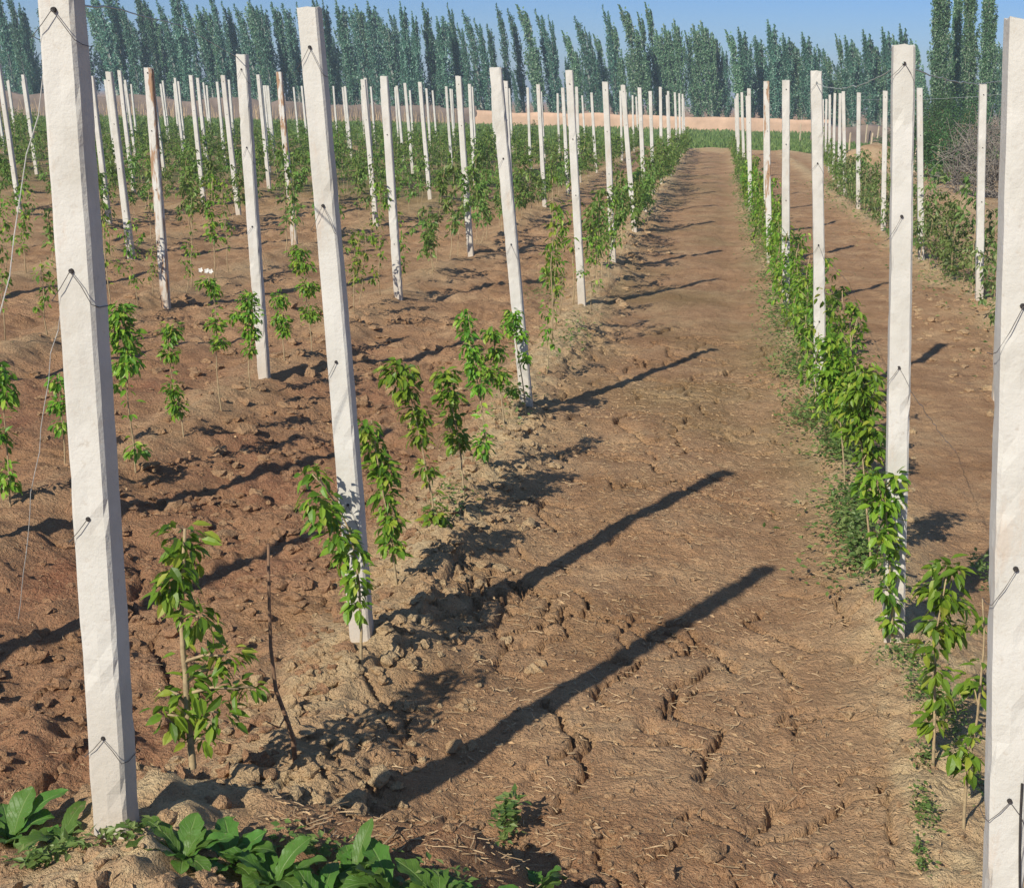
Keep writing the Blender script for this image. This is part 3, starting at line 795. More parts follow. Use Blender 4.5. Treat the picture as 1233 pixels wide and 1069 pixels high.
# second row and beyond, front part
near_sapling((163, 570), [(160, 540), (155, 480), (152, 430), (148, 370)],
             [(146, 375, 18, 16), (148, 398, 22, 18), (150, 420, 20, 16), (160, 438, 16, 12), (143, 440, 12, 10), (142, 460, 10, 8), (166, 540, 12, 10)],
             'sapling with a bushy top close right of the broad front left post', .062, rad=.0055)
near_sapling((222, 527), [(216, 500), (207, 450), (204, 400)], [(204, 400, 15, 15), (206, 425, 12, 12), (208, 470, 12, 12), (210, 490, 14, 14)],
             'slim upright sapling with leaves down its whole stem in the second row', .05, rad=.005)
near_sapling((268, 495), [(263, 470), (260, 420), (260, 380), (252, 335)], [(250, 340, 14, 8), (258, 348, 10, 8), (260, 390, 12, 10), (264, 412, 12, 10)],
             'thin bare sapling with white blossom at its tip and few leaves', .05, blossom=(249, 326), rad=.005)
near_sapling((303, 468), [(301, 450), (299, 410), (298, 370)], [(299, 362, 14, 14), (302, 380, 14, 14), (300, 402, 12, 14), (302, 420, 8, 9), (285, 380, 12, 8)],
             'leafy sapling leaning on the nearest post of the second row', .052, rad=.005)
near_sapling((343, 435), [(341, 420), (338, 390), (334, 360)], [(334, 362, 12, 12), (338, 385, 14, 10), (342, 398, 10, 10)],
             'small sapling between the nearest posts of the first and second rows', .05, rad=.005)
near_sapling((376, 425), [(374, 400), (368, 350), (364, 300)], [(360, 303, 14, 10), (364, 318, 16, 12), (372, 345, 14, 12), (372, 378, 16, 12)],
             'sapling with a bright crown just left of the front path post', .052, rad=.005)
near_sapling((78, 560), [(76, 530), (74, 480), (70, 450)], [(70, 460, 12, 12), (72, 485, 12, 12), (68, 515, 10, 9)],
             'sapling half hidden by the left side of the broad front post', .055, rad=.005)
near_sapling((12, 610), [(10, 560), (6, 500), (2, 440)], [(3, 450, 16, 18), (8, 475, 16, 12), (2, 520, 14, 14), (4, 580, 16, 16)],
             'leafy sapling cut by the left edge of the photo', .06, rad=.005)
# right of the path
near_sapling((1124, 925), [(1125, 880), (1126, 820), (1128, 770), (1138, 700)],
             [(1145, 690, 30, 18), (1130, 712, 28, 20), (1150, 730, 24, 18), (1128, 750, 24, 16), (1145, 760, 20, 16), (1118, 770, 16, 14), (1168, 752, 14, 10), (1126, 800, 13, 14), (1128, 838, 15, 14), (1126, 868, 15, 14)],
             'bright leafy sapling between the two big posts on the right', .062, rad=.006)
near_sapling((1160, 1010), [(1163, 960), (1174, 870), (1180, 780), (1178, 720)],
             [(1172, 830, 16, 18), (1165, 880, 12, 9), (1172, 912, 14, 10), (1150, 905, 18, 13), (1166, 925, 14, 9)],
             'tall thin sapling with few leaves touching the broad right edge post', .055, rad=.0055)
near_sapling((1076, 775), [(1074, 740), (1072, 690), (1070, 640), (1066, 590)],
             [(1062, 585, 20, 16), (1078, 572, 14, 10), (1058, 605, 20, 16), (1076, 600, 13, 16), (1076, 628, 12, 16), (1060, 640, 16, 14), (1078, 655, 9, 14), (1055, 668, 14, 14), (1074, 690, 12, 16), (1062, 705, 13, 12), (1076, 725, 12, 14), (1072, 748, 12, 12), (1050, 570, 14, 12), (1040, 585, 12, 12)],
             'leafy sapling climbing the front post right of the path', .058, rad=.0055)
near_sapling((1050, 690), [(1046, 640), (1040, 570), (1034, 500), (1030, 440)],
             [(1040, 450, 26, 14), (1030, 470, 26, 16), (1046, 480, 22, 16), (1034, 500, 24, 14), (1050, 515, 18, 16), (1030, 520, 20, 12), (1050, 545, 18, 14), (1044, 572, 14, 14)],
             'bushy sapling just left of the front post right of the path', .056, rad=.0055, dens=1.3)
near_sapling((1020, 600), [(1016, 560), (1010, 500), (1004, 450), (1000, 410)],
             [(1000, 415, 20, 14), (1010, 435, 22, 14), (996, 450, 18, 14), (1018, 455, 18, 14), (1006, 475, 18, 12), (1020, 490, 16, 12), (998, 480, 14, 12)],
             'bushy sapling right of the second post in the row right of the path', .054, rad=.005, dens=1.3)
# bare twig
g = ground_hit((357, 920)); o = np.array([g[0], g[1], hz(g[0], g[1])])
root = empty('bare_sapling', tuple(o), 'leafless brown sapling stick on the soil mound behind the front left sapling', 'sapling')
ms = MB(); P = [np.array([0, 0, -.05])] + [at_y(p, g[1]) - o for p in ((353, 890), (344, 862), (332, 830), (326, 780), (324, 720), (323, 655))]
ms.tube(P, np.linspace(.0085, .004, len(P)), 6)
link('stem', ms.mesh('stem', (TWIG,), True), root)
ms = MB(); ms.tube([at_y((344, 862), g[1]) - o, at_y((336, 876), g[1] - .05) - o, at_y((320, 868), g[1] - .1) - o], [.003, .0025, .0015], 5)
link('side_twig', ms.mesh('side_twig', (TWIG,), True), root)

# generic saplings: a few models, copied
def model_sapling(h, nclus, leafL, dens, spread, fine, split, leafmat, low=.3):
    ms = MB(); nst = 7
    P = np.zeros((nst, 3)); P[:, 2] = np.linspace(-.05, h, nst)
    P[1:, :2] = np.cumsum(RNG.normal(0, .016, (nst - 1, 2)), axis=0); P[:, 0] += LEAN * .6 * P[:, 2]
    ms.tube(P, np.linspace(.0062, .0025, nst), 6 if fine else 4)
    ml = ms if not split else MB()
    for k in range(nclus):
        z = h * (low + (1.02 - low) * (k + U(.2, .9)) / nclus)
        c = np.array([np.interp(z, P[:, 2], P[:, 0]), np.interp(z, P[:, 2], P[:, 1]), z])
        a = U(0, 6.28); off = spread * U(.1, 1.0)
        tip = c + np.array([math.cos(a) * off, math.sin(a) * off, .02])
        if fine: ms.tube([c - np.array([0, 0, .04]), tip], [.0025, .0012], 4)
        rr = U(.045, .085)
        cluster_leaves(ml, tip, rr, rr, rr * 1.1, int(dens * U(.6, 1.1)), leafL, fine, 0 if split else 1)
    n = int(nclus * 4); zt = h * RNG.uniform(low * .8, 1.0, n)
    D_ = RNG.normal(0, 1, (n, 3)); D_[:, 2] = RNG.normal(-.25, .4, n)
    N_ = RNG.normal(0, .3, (n, 3)); N_[:, 2] += 1; l_ = leafL * RNG.uniform(.5, 1.0, n)
    ml.leaves(np.stack([np.interp(zt, P[:, 2], P[:, 0]), np.interp(zt, P[:, 2], P[:, 1]), zt], 1) + D_ * .012, D_, N_, l_, l_ * .45, fine, 0 if split else 1)
    if split:
        return ms.mesh('stem', (STEM,), True), ml.mesh('foliage', (leafmat,))
    return ms.mesh('sapling', (STEM, leafmat)), None
KINDS = ['tall', 'bushy', 'thin', 'short', 'spreading', 'slim']
PAR = [(1.15, 8, .06, 15, .09), (.95, 9, .06, 18, .12), (1.0, 4, .055, 10, .05), (.62, 5, .055, 14, .07), (.9, 8, .06, 16, .16), (1.25, 6, .055, 11, .06)]
NEAR_MOD = [model_sapling(*p, True, True, LEAF) for p in PAR]
MID_MOD = [model_sapling(p[0] * .95, p[1] + 2, .085, p[3] * 1.05, p[4] * 1.25, False, False, LEAF_FAR)[0] for p in PAR]
LUSH_MOD = [model_sapling(p[0] * .92, p[1] + 4, .085, p[3] * 1.05, p[4] * 1.8, False, False, LEAF_FAR)[0] for p in PAR]
R1_MOD = [model_sapling(h, 9, .056, 19, .14, True, True, LEAF, .12) for h in (.68, .58, .76)]
R1_FAR = [model_sapling(h, 9, .075, 13, .15, False, False, LEAF, .12)[0] for h in (.68, .60, .78)]
R2_MOD = [model_sapling(h, 14, .075, 17, .24, False, False, LEAF_R2, .15)[0] for h in (.95, .75, 1.1)]

PLANS = []      # (x, y, row, bay, index in bay, kind)
def plan_row(r, y0, y1, step, skip=0.12):
    ys_ = [p[1] for p in POSTS[r]]; cnt = {}
    y = y0
    while y < y1:
        y += step * U(.75, 1.25)
        if U(0, 1) < skip: continue
        x = ROWX[r] + RNG.normal(0, .07)
        if r == 'R2': x += max(0, y - 30) * .05
        px = project((x, y, .5))
        if px[0] < -15 or px[0] > W + 15: continue
        bay = sum(1 for q in ys_ if q <= y)
        cnt[bay] = cnt.get(bay, 0) + 1
        PLANS.append([x, y, r, bay, cnt[bay]])
plan_row('L1', 9.4, ROW_END, .50)
plan_row('R1', 7.3, ROW_END, .36, .04)
plan_row('R2', 9.6, 58, .50)
plan_row('L2', 10.9, ROW_END, .56)
for k in range(3, 17):
    plan_row('L%d' % k, 6.5, ROW_END, .60)
PLANS.sort(key=lambda p: p[0] ** 2 + p[1] ** 2)
rest = MB()
def mesh_arrays(me):
    V = np.zeros(len(me.vertices) * 3); me.vertices.foreach_get('co', V)
    T = [tuple(p.vertices) for p in me.polygons]; mi = [p.material_index for p in me.polygons]
    q = [(t, m) for t, m in zip(T, mi) if len(t) == 4]; t3 = [(t, m) for t, m in zip(T, mi) if len(t) == 3]
    return V.reshape(-1, 3), q, t3
REST_SRC = []
for me in LUSH_MOD[:6] + R1_FAR:
    V, q, t3 = mesh_arrays(me)
    REST_SRC.append((V, [a for a, m in q if m == 0], [a for a, m in q if m == 1], [a for a, m in t3 if m == 0], [a for a, m in t3 if m == 1]))
LIMIT = 300 - 20
for i, (x, y, r, bay, n) in enumerate(PLANS):
    rz = U(0, 6.28); z = hz(x, y); kd = int(U(0, 6)); s = U(.8, 1.15) * (1.0 if y > 16 or r != 'L2' else .85)
    if y > 34: s *= .88
    if i < LIMIT:
        where = ('behind the %s post of the %s' % ('nearest' if bay == 1 else ORD[bay - 1], row_phrase(r))) if bay > 0 else 'in front of all posts of the %s' % row_phrase(r)
        look = KINDS[kd] if r not in ('R1', 'R2') else ('bushy' if r == 'R1' else 'olive')
        lb = '%s %s sapling %s' % (CARD[n - 1], look, where)
        if r == 'R1' or (y < 15 and r != 'R2'):
            if r == 'R1' and y > 22:
                o = link('sapling', R1_FAR[kd % 3], None, (x, y, z))
            else:
                st, fo = R1_MOD[kd % 3] if r == 'R1' else NEAR_MOD[kd]
                o = bpy.data.objects.new('sapling', None); COL.objects.link(o); o.location = (x, y, z); o.empty_display_size = .2
                link('stem', st, o); link('foliage', fo, o)
        else:
            o = link('sapling', (R2_MOD[kd % 3] if r == 'R2' else (MID_MOD[kd] if y < 19 else LUSH_MOD[kd])), None, (x, y, z))
        o.rotation_euler = (0, 0, rz); o.scale = (s, s, s)
        tag(o, lb, 'sapling', 'young saplings')
    else:
        V, q0, q1, t0, t1 = REST_SRC[6 + kd % 3 if r == 'R1' else kd]
        c, s_ = math.cos(rz), math.sin(rz)
        VV = (V * s * np.array([1.15, 1.15, 1.0])) @ np.array([[c, -s_, 0], [s_, c, 0], [0, 0, 1]]).T + np.array([x, y, z])
        base_n = rest.n
        rest.add(VV, q0, t0, 0)
        if q1: rest.q.append(np.array(q1) + base_n); rest.qm.append(np.full(len(q1), 1))
        if t1: rest.t.append(np.array(t1) + base_n); rest.tm.append(np.full(len(t1), 1))
if rest.n:
    tag(link('distant_saplings', rest.mesh('distant_saplings', (STEM, LEAF_FAR))), kind='stuff')

# ------------------------------------------------------------------ low weeds at the foot of the right row (uncountable ground cover)
mb = MB()
def weed_patch(px, py, rx, ry, n, L=.03, hgt=.11, zz=0.0):
    g = ground_at((px, py), zz); pm = np.linalg.norm(ground_at((px + 10, py), zz) - g) / 10
    gy = abs(ground_at((px, py - ry), zz)[1] - g[1])
    x = g[0] + RNG.normal(0, .5, n) * rx * pm; y = g[1] + RNG.normal(0, .5, n) * gy
    z = height(x, y)
    t = RNG.random(n) ** .7
    P = np.stack([x, y, z + hgt * t], 1)
    D = RNG.normal(0, 1, (n, 3)); D[:, 2] = np.abs(D[:, 2]) * .4
    Nn = RNG.normal(0, .4, (n, 3)); Nn[:, 2] += 1
    ll = L * RNG.uniform(.6, 1.3, n)
    mb.leaves(P, D, Nn, ll, ll * .55, False)
for a in [(950, 410, 34, 22, 900), (958, 450, 30, 20, 700), (985, 380, 20, 20, 400), (978, 515, 32, 16, 700), (1005, 545, 26, 22, 600), (1010, 575, 24, 16, 400), (1028, 625, 26, 14, 500), (1022, 655, 26, 16, 500), (1030, 695, 24, 16, 450), (1085, 820, 30, 12, 350), (1108, 860, 22, 22, 350), (1140, 890, 24, 30, 450), (1110, 935, 12, 12, 120), (1112, 1000, 14, 22, 220), (1108, 1050, 10, 20, 120), (1165, 960, 10, 25, 120), (1180, 700, 10, 14, 100),
          (940, 335, 20, 34, 1000), (928, 300, 14, 30, 800), (915, 265, 12, 30, 700), (905, 235, 10, 24, 500), (960, 385, 26, 22, 800), (990, 470, 24, 20, 600), (1145, 345, 26, 12, 350), (1135, 300, 30, 12, 350)]:
    if a[1] > 780: weed_patch(a[0], a[1], a[2], a[3], int(a[4] * .75), .017, .045)
    else: weed_patch(*a)
for a in [(610, 1000, 14, 18, 160), (660, 350, 22, 20, 250), (690, 420, 20, 30, 200), (620, 500, 24, 26, 160), (540, 640, 30, 30, 120)]:
    weed_patch(*a, L=.03)
for a in [(60, 1050, 50, 14, 160), (150, 1055, 40, 10, 60), (400, 1040, 90, 14, 160), (560, 1060, 40, 14, 100)]:
    weed_patch(*a, L=.025, hgt=.05, zz=.31)
n = 9000
y = 5.5 + 36 * RNG.random(n) ** 1.3; x = .85 - np.abs(RNG.normal(.12, .14, n)) + .05
k_ = vnoise(y * 1.6, x * 0 + 1, 161) + .5 * vnoise(y * 5, x * 4, 162) + .32 > RNG.random(n) * .45
x, y = x[k_], y[k_]; n = len(x)
D = RNG.normal(0, 1, (n, 3)); D[:, 2] = np.abs(D[:, 2]) * .4; Nn = RNG.normal(0, .4, (n, 3)); Nn[:, 2] += 1
ll = RNG.uniform(.018, .04, n) * (1 + y * .02)
mb.leaves(np.stack([x, y, height(x, y) + .11 * RNG.random(n) ** .7], 1), D, Nn, ll, ll * .55, False)
n = 2500
y = 9 + 30 * RNG.random(n); x = 2.95 + RNG.normal(.1, .35, n); D = RNG.normal(0, 1, (n, 3)); D[:, 2] = np.abs(D[:, 2]) * .4; Nn = RNG.normal(0, .4, (n, 3)); Nn[:, 2] += 1
ll = RNG.uniform(.02, .05, n) * (1 + y * .02)
mb.leaves(np.stack([x, y, height(x, y) + .12 * RNG.random(n) ** .7], 1), D, Nn, ll, ll * .55, False)
tag(link('low_weeds', mb.mesh('low_weeds', (WEED,))), kind='stuff')

# ------------------------------------------------------------------ broad leaved weeds in front
def big_leaf(mb, base, az, elev, L, Wd, curl):
    """one lobed leaf with a curved blade and a short stalk"""
    n = 17; d = np.array([math.cos(az), math.sin(az), 0.0]); sd = np.array([-math.sin(az), math.cos(az), 0.0])
    V = []; p = np.array(base, float); e = elev
    tt = np.linspace(0, 1, 17); prof = np.interp(tt, [0, .12, .2, .35, .5, .65, .8, .92, 1], [.06, .07, .30, .62, .86, 1.0, .90, .55, .05])
    ph = U(0, 6)
    for k in range(n):
        t = k / (n - 1)
        w = Wd * .5 * prof[k] * (1 + .11 * math.sin(k * 1.5 + ph) + .06 * math.sin(k * 2.9))
        up = np.array([-math.sin(e) * d[0], -math.sin(e) * d[1], math.cos(e)])
        lift = .28 * w
        for sgn in (-1, -.5, 0, .5, 1):
            V.append(p + sd * w * sgn + up * (lift * abs(sgn) + .07 * Wd * math.sin(1.4 * k + 4 * sgn + ph) * abs(sgn)))
        p = p + (d * math.cos(e) + np.array([0, 0, math.sin(e)])) * L / (n - 1)
        e -= curl / (n - 1)
    q = [(k * 5 + j, k * 5 + j + 1, (k + 1) * 5 + j + 1, (k + 1) * 5 + j) for k in range(n - 1) for j in range(4)]
    mb.add(V, q)
    mb.blade = getattr(mb, 'blade', []) + [(k / (n - 1), sgn, 0, 1) for k in range(n) for sgn in (-1, -.5, 0, .5, 1)]
def dock(px, py, size, nl, label, zz=.31):
    g = ground_at((px, py), zz); z = hz(g[0], g[1])
    root = empty('broadleaf_weed', (g[0], g[1], z), label, 'weed', 'broad leaved weeds along the bottom')
    for k in range(nl):
        mb = MB(); a = 6.28 * (k + U(.1, .9)) / nl
        big_leaf(mb, (0, 0, -.01), a, U(.45, 1.35), size * U(.6, 1.25), size * U(.30, .46), U(.5, 2.0))
        lm = mb.mesh('leaf', (DOCK,), True)
        ca = lm.color_attributes.new('blade', 'FLOAT_COLOR', 'POINT'); ca.data.foreach_set('color', np.array(mb.blade, np.float32).ravel())
        link('leaf', lm, root)
dock(12, 985, .17, 12, 'broad leaved weed with one upright leaf in the bottom left corner')
dock(72, 1005, .12, 11, 'low broad leaved weed left of the broad front left post')
dock(222, 1066, 0.129, 13, 'broad leaved weed below the front left sapling')
dock(280, 1054, 0.120, 13, 'lush broad leaved weed right of the sapling foot, at the bottom edge')
dock(330, 1072, 0.147, 13, 'broad leaved weed in the shade at the bottom edge, left of the tallest clump')
dock(385, 1096, 0.138, 13, 'low broad leaved weed in front of the shaded clump at the bottom edge')
dock(425, 1059, 0.129, 13, 'middle broad leaved weed of the shaded clump at the bottom edge')
dock(472, 1076, 0.147, 13, 'pale leaved weed at the bottom edge in the long post shadow')
dock(530, 1066, 0.129, 13, 'upright broad leaved weed right of the pale leaved weed', .33)
dock(582, 1086, 0.110, 11, 'small broad leaved weed near the right end of the bottom clump', .25)
dock(648, 1088, .11, 9, 'rightmost broad leaved weed, only its tip above the bottom edge', .05)

# ------------------------------------------------------------------ far field, walls
mb = MB(); n = 26000
x = RNG.uniform(-45, 14, n); y = 63.2 + 45 * RNG.random(n) ** 1.2
keep = y < 108
x, y = x[keep], y[keep]; n = len(x)
P = np.stack([x, y, height(x, y)], 1); D = RNG.normal(0, .35, (n, 3)); D[:, 2] = 1
Nn = RNG.normal(0, .5, (n, 3)); Nn[:, 1] -= .8; Nn[:, 2] += .3
mb.leaves(P, D, Nn, RNG.uniform(.12, .32, n), RNG.uniform(.06, .14, n), False)
tag(link('field_grass', mb.mesh('field_grass', (GRASS,))), kind='stuff')

def wall_strip(name, pts, thick, mat, seed, rough, label, cat, sub=0.8):
    """a long mud wall following points (x, y, height)"""
    P = np.array(pts, float); d = np.concatenate([[0], np.cumsum(np.linalg.norm(np.diff(P[:, :2], axis=0), axis=1))])
    s = np.arange(0, d[-1], sub); Q = np.stack([np.interp(s, d, P[:, i]) for i in range(3)], 1)
    T = np.gradient(Q[:, :2], axis=0); T /= np.linalg.norm(T, axis=1)[:, None]; Nn = np.stack([-T[:, 1], T[:, 0]], 1)
    k = len(Q); hh = Q[:, 2] + rough * fbm(s * .5, s * 0, seed, 3)
    gz = height(Q[:, 0], Q[:, 1])
    V = []
    for off, zz in ((-.5, -.3), (-.47, .33), (-.44, .66), (-.38, .97), (-.28, 1.0), (.28, 1.0), (.4, .9), (.5, -.3)):
        jit = rough * .4 * fbm(s * .8 + off * 9, s * 0 + zz * 5, seed + 3, 3)
        z = gz + np.where(zz > 0, hh * zz, zz)
        V.append(np.column_stack([Q[:, :2] + Nn * (off * thick + jit)[:, None], z]))
    V = np.stack(V, 1); m = V.shape[1]
    q = [(i * m + j, (i + 1) * m + j, (i + 1) * m + j + 1, i * m + j + 1) for i in range(k - 1) for j in range(m - 1)]
    me = mesh_np(name, V.reshape(-1, 3), q, None, (mat,), None, True)
    return tag(link(name, me), label, cat)
def wall_pt(pb, pt_):
    g = ground_at(pb); return (g[0], g[1], at_y(pt_, g[1])[2])
def wall_at(pt_, Y):
    p = at_y(pt_, Y); return (p[0], p[1], p[2] - hz(p[0], p[1]))
wa = wall_at((880, 141.5), 109); wb = wall_at((560, 133), 108); wc = (wa[0] + 7.5, wa[1] + 1.5, wa[2])
wall_strip('mud_wall', [wb, ((wa[0] + wb[0]) / 2, (wa[1] + wb[1]) / 2, (wa[2] + wb[2]) / 2), wa, wc], .6, WALL, 1, .14, 'long low tan mud wall beyond the green strip, below the poplars', 'wall')
we = wall_at((40, 111), 100); wf = wall_at((300, 121), 103)
wall_strip('earth_bank', [(we[0] - 30, we[1] - 6, we[2]), we, wf, (wb[0] + .8, wb[1] + .5, wb[2] + .3)], 1.6, BANK, 5, .5, 'grey-brown earth bank behind the posts on the left, below the dense trees', 'bank')
we2 = wall_pt((985, 172), (985, 152)); wf2 = wall_pt((1130, 180), (1130, 152))
wall_strip('earth_bank', [we2, wf2, (wf2[0] + 8, wf2[1] - 2, wf2[2])], 1.4, BANK, 8, .4, 'low brown earth bank behind the wooden stakes on the right', 'bank')
# dry stalks on the left bank
mb = MB()
for k in range(420):
    t = U(0, 1); x = we[0] + (wb[0] - we[0]) * t; y = we[1] + (wb[1] - we[1]) * t - U(1.2, 6.0)
    h = U(.4, 1.3); l = U(-.2, .2)
    mb.tube([(x, y, hz(x, y)), (x + l * h * .5, y, h * .5), (x + l * h * 1.3, y + U(-.1, .1), h)], [.022, .018, .01], 3)
tag(link('dry_stalks', mb.mesh('dry_stalks', (STRAW,))), kind='stuff')

# wooden stakes of the neighbouring plot
for (px, t, b), lb in zip([(1003, 153, 184), (1022, 160, 188), (1042, 150, 176), (1047.5, 160, 194), (1055.5, 152, 182), (1101, 166, 207), (1114, 161, 180), (1127.6, 168, 216), (1163.6, 168, 205), (963, 149, 172), (1064, 150, 178)],
        ['wooden stake right of the third post in the right row, leftmost of the stakes', 'short wooden stake before the low brown bank', 'thin wooden stake behind the earth mound, farthest of its trio', 'wooden stake on the near side of the earth mound',
         'thin wooden stake right of the earth mound', 'wooden stake just left of the tall poplar hedge', 'small far wooden stake near the hedge', 'wooden stake standing before the green hedge', 'wooden stake beside the grey brush pile', 'wooden stake at the far end of the right rows', 'wooden stake hidden by the front right post']):
    g = ground_at((px, b)); T = at_y((px, t), g[1])
    mb = MB(); h = T[2] - hz(g[0], g[1])
    w = .055 * U(.85, 1.1)
    mb.tube([(0, 0, -.2), (-.01, 0, h * .5), (U(-.03, .02), 0, h * .96), (U(-.03, .02), 0, h)], [w * .75, w * .7, w * .66, w * .4], 6)
    tag(link('wooden_stake', mb.mesh('wooden_stake', (WOOD,)), None, (g[0], g[1], hz(g[0], g[1]))), lb, 'stake', 'wooden stakes beyond the right rows')
# brown wooden frame at the far left
g = ground_at((4, 150)); T = at_y((4, 93), g[1]); h = T[2]
root = empty('wooden_rack', (g[0], g[1], 0), 'brown wooden rack at the left edge, far behind the posts', 'rack')
wpx = np.linalg.norm(at_y((14, 150), g[1]) - at_y((4, 150), g[1])) / 10
def piece(nm, P, R):
    mb = MB(); mb.tube(P, R, 6); link(nm, mb.mesh(nm, (DWOOD,)), root)
piece('upright', [(-.1 * h, 0, h), (0, 0, -.2)], .09)
piece('upright', [(-14 * wpx - .1 * h, 0, h), (-14 * wpx, 0, -.2)], .09)
piece('upright', [(7 * wpx - .03, 0, h * .36), (8 * wpx, 0, -.5)], .06)
for q in (.45, .08):
    piece('crossbar', [(-15 * wpx - .1 * h * q, 0, h * q), (5 * wpx - .1 * h * q, .02, h * q - .1)], .06)

# ------------------------------------------------------------------ trees
def poplar_model(h, width, nb, per, leaf, seed, mat, bend=.5, fat=.10):
    """narrow poplar: a trunk and many upright plumes of leaves, the tips blown to one side"""
    rg = np.random.default_rng(seed)
    tr = MB(); zs = np.linspace(0, h * .95, 12)
    bx = LEAN * zs - bend * (zs / h) ** 2.4; by = .12 * np.sin(zs / h * 3 + seed)
    tr.tube(np.column_stack([bx, by, zs - .1]), np.linspace(.13, .015, 12), 6)
    cr = MB()
    def plume(b0, az, out, ln, n, fat):
        t = rg.random(n) ** .85
        wind = -bend * .5 * t ** 1.8 * ln * .35
        P = b0 + np.column_stack([math.cos(az) * out * t ** .6 + wind, math.sin(az) * out * t ** .6, ln * t])
        P += rg.normal(0, 1, (n, 3)) * np.array([fat, fat, .12]) * (1.2 - .95 * t)[:, None]
        D = rg.normal(0, .5, (n, 3)); D[:, 2] += rg.choice([-.7, 1.0], n); D[:, 0] -= .25
        Nn = rg.normal(0, .8, (n, 3)); Nn[:, 1] -= .4
        L = leaf * rg.uniform(.6, 1.3, n)
        cr.leaves(P, D, Nn, L, L * .55, False)
    for k in range(nb):
        u = rg.uniform(.04, .80)
        z0 = u * h; az = rg.uniform(0, 6.28)
        ln = min(h * rg.uniform(.13, .30), (h * .97 - z0) * rg.uniform(.75, 1.0))
        out = width * (1.05 - u) ** .8 * rg.uniform(.2, 1.0) + .05
        b0 = np.array([np.interp(z0, zs, bx), np.interp(z0, zs, by), z0])
        plume(b0, az, out, ln, per, fat * (1.1 - .4 * u))
        if k % 4 == 0:
            tr.tube([b0, b0 + np.array([math.cos(az) * out * .7, math.sin(az) * out * .7, ln * .55]), b0 + np.array([math.cos(az) * out - bend * .1 * ln, math.sin(az) * out, ln * .95])], [.035, .018, .006], 4)
    z0 = h * .70
    n = per * 3; t = rg.random(n) ** .9; z = z0 + t * h * .30
    bz = LEAN * z - bend * (z / h) ** 2.4
    P = np.column_stack([bz, np.interp(z, zs, by), z]) + rg.normal(0, 1, (n, 3)) * np.array([.13, .13, .1]) * (1.15 - t)[:, None]
    D = rg.normal(0, .45, (n, 3)); D[:, 2] += .9; D[:, 0] -= .3
    L = leaf * rg.uniform(.6, 1.2, n)
    cr.leaves(P, D, rg.normal(0, 1, (n, 3)), L, L * .55, False)
    return tr.mesh('trunk', (TRUNK,)), cr.mesh('crown', (mat,))
BENDS = [.65, 1.05, .4, 1.2, .7, .9]
POP = [poplar_model(10, .95, 60, 56, .22, 1, POPLAR, BENDS[0]), poplar_model(10, .7, 50, 56, .21, 2, POPLAR, BENDS[1]), poplar_model(10, 1.15, 70, 56, .22, 3, POPLAR, BENDS[2]),
       poplar_model(10, .8, 54, 56, .21, 4, POPLAR2, BENDS[3]), poplar_model(10, 1.35, 80, 56, .22, 5, POPLAR2, BENDS[4]), poplar_model(10, .6, 44, 56, .20, 6, POPLAR, BENDS[5])]
def put_tree(px, tip_y, Y, mods, label, group, wf=1.0):
    b = at_y((px, 140), Y); T = at_y((px, tip_y), Y)
    z = hz(b[0], Y); h = T[2] - z
    tr, cr = mods[int(U(0, len(mods)))]; bend = BENDS[[q[0] for q in POP].index(tr)]
    s = h / 10.0
    sx = wf * s * U(.75, 1.3)
    x = T[0] + (.8 + bend) * sx          # tip lands at px although the tree leans
    o = bpy.data.objects.new('poplar_tree', None); COL.objects.link(o); o.location = (x, Y, z); o.empty_display_size = .5
    link('trunk', tr, o); link('crown', cr, o)
    o.scale = (sx, wf * s * U(.85, 1.15), s); o.rotation_euler = (0, 0, U(-.12, .12))
    return tag(o, label, 'tree', group)
A = 'dark slender poplar in the dense windbreak behind the earth bank on the left'
B = 'slender poplar with wind bent tip in the windbreak behind the tan mud wall'
C_ = 'pale green poplar in the windbreak above the far end of the right rows'
BK = 'dim poplar deep in the windbreak, glimpsed between the trees of its front line'
tips = [(-20, -30), (5, -10), (25, 5), (45, -12), (62, -25), (85, -8), (105, -18), (122, -30), (140, 2), (158, -22), (172, -5), (190, 3), (205, -14), (222, -3), (238, 6), (252, -12), (266, 2), (283, 8), (298, 0), (312, 12), (328, 2), (342, 18), (356, 4), (372, -6), (388, 3), (405, 3), (421, 9), (437, 25), (452, 14), (466, 30), (481, 5), (497, 16), (511, 5), (525, 22), (537, 4), (549, 30), (558, 14), (571, 24)]
tipsB = [(586, 30), (599, 6), (611, 12), (622, 7), (633, 28), (644, 13), (653, 32), (662, 20), (676, 38), (691, 21), (704, 34), (715, 42), (725, 8), (735, 26), (746, 7), (757, 30), (768, 16), (776, 4), (788, 36), (800, 30), (812, 24), (823, 38), (834, 30), (845, 26), (858, 40), (873, 37)]
tipsC = [(888, 34), (899, 50), (911, 44), (924, 25), (933, 48), (944, 41), (956, 52), (968, 40), (980, 58), (992, 64), (1004, 42), (1016, 44), (1028, 52), (1040, 37), (1052, 50), (1063, 34), (1074, 42), (1084, 30), (1098, 48), (1197, 52), (1207, 58), (1216, 44), (1228, 50), (1240, 40)]
for (px, ty) in tips:
    put_tree(px + U(-2, 2), ty + U(-2, 2), U(112, 119), POP[:3] + POP[5:], A, 'poplars of the left windbreak', 1.0)
for (px, ty) in tipsB:
    put_tree(px + U(-2, 2), ty, U(121, 127), [POP[0], POP[1], POP[3], POP[5]] if px < 750 else POP[3:5], B, 'poplars behind the mud wall')
for (px, ty) in tipsC:
    put_tree(px + U(-2, 2), ty, U(122, 128), POP[2:5], C_, 'poplars above the right rows', 1.1)
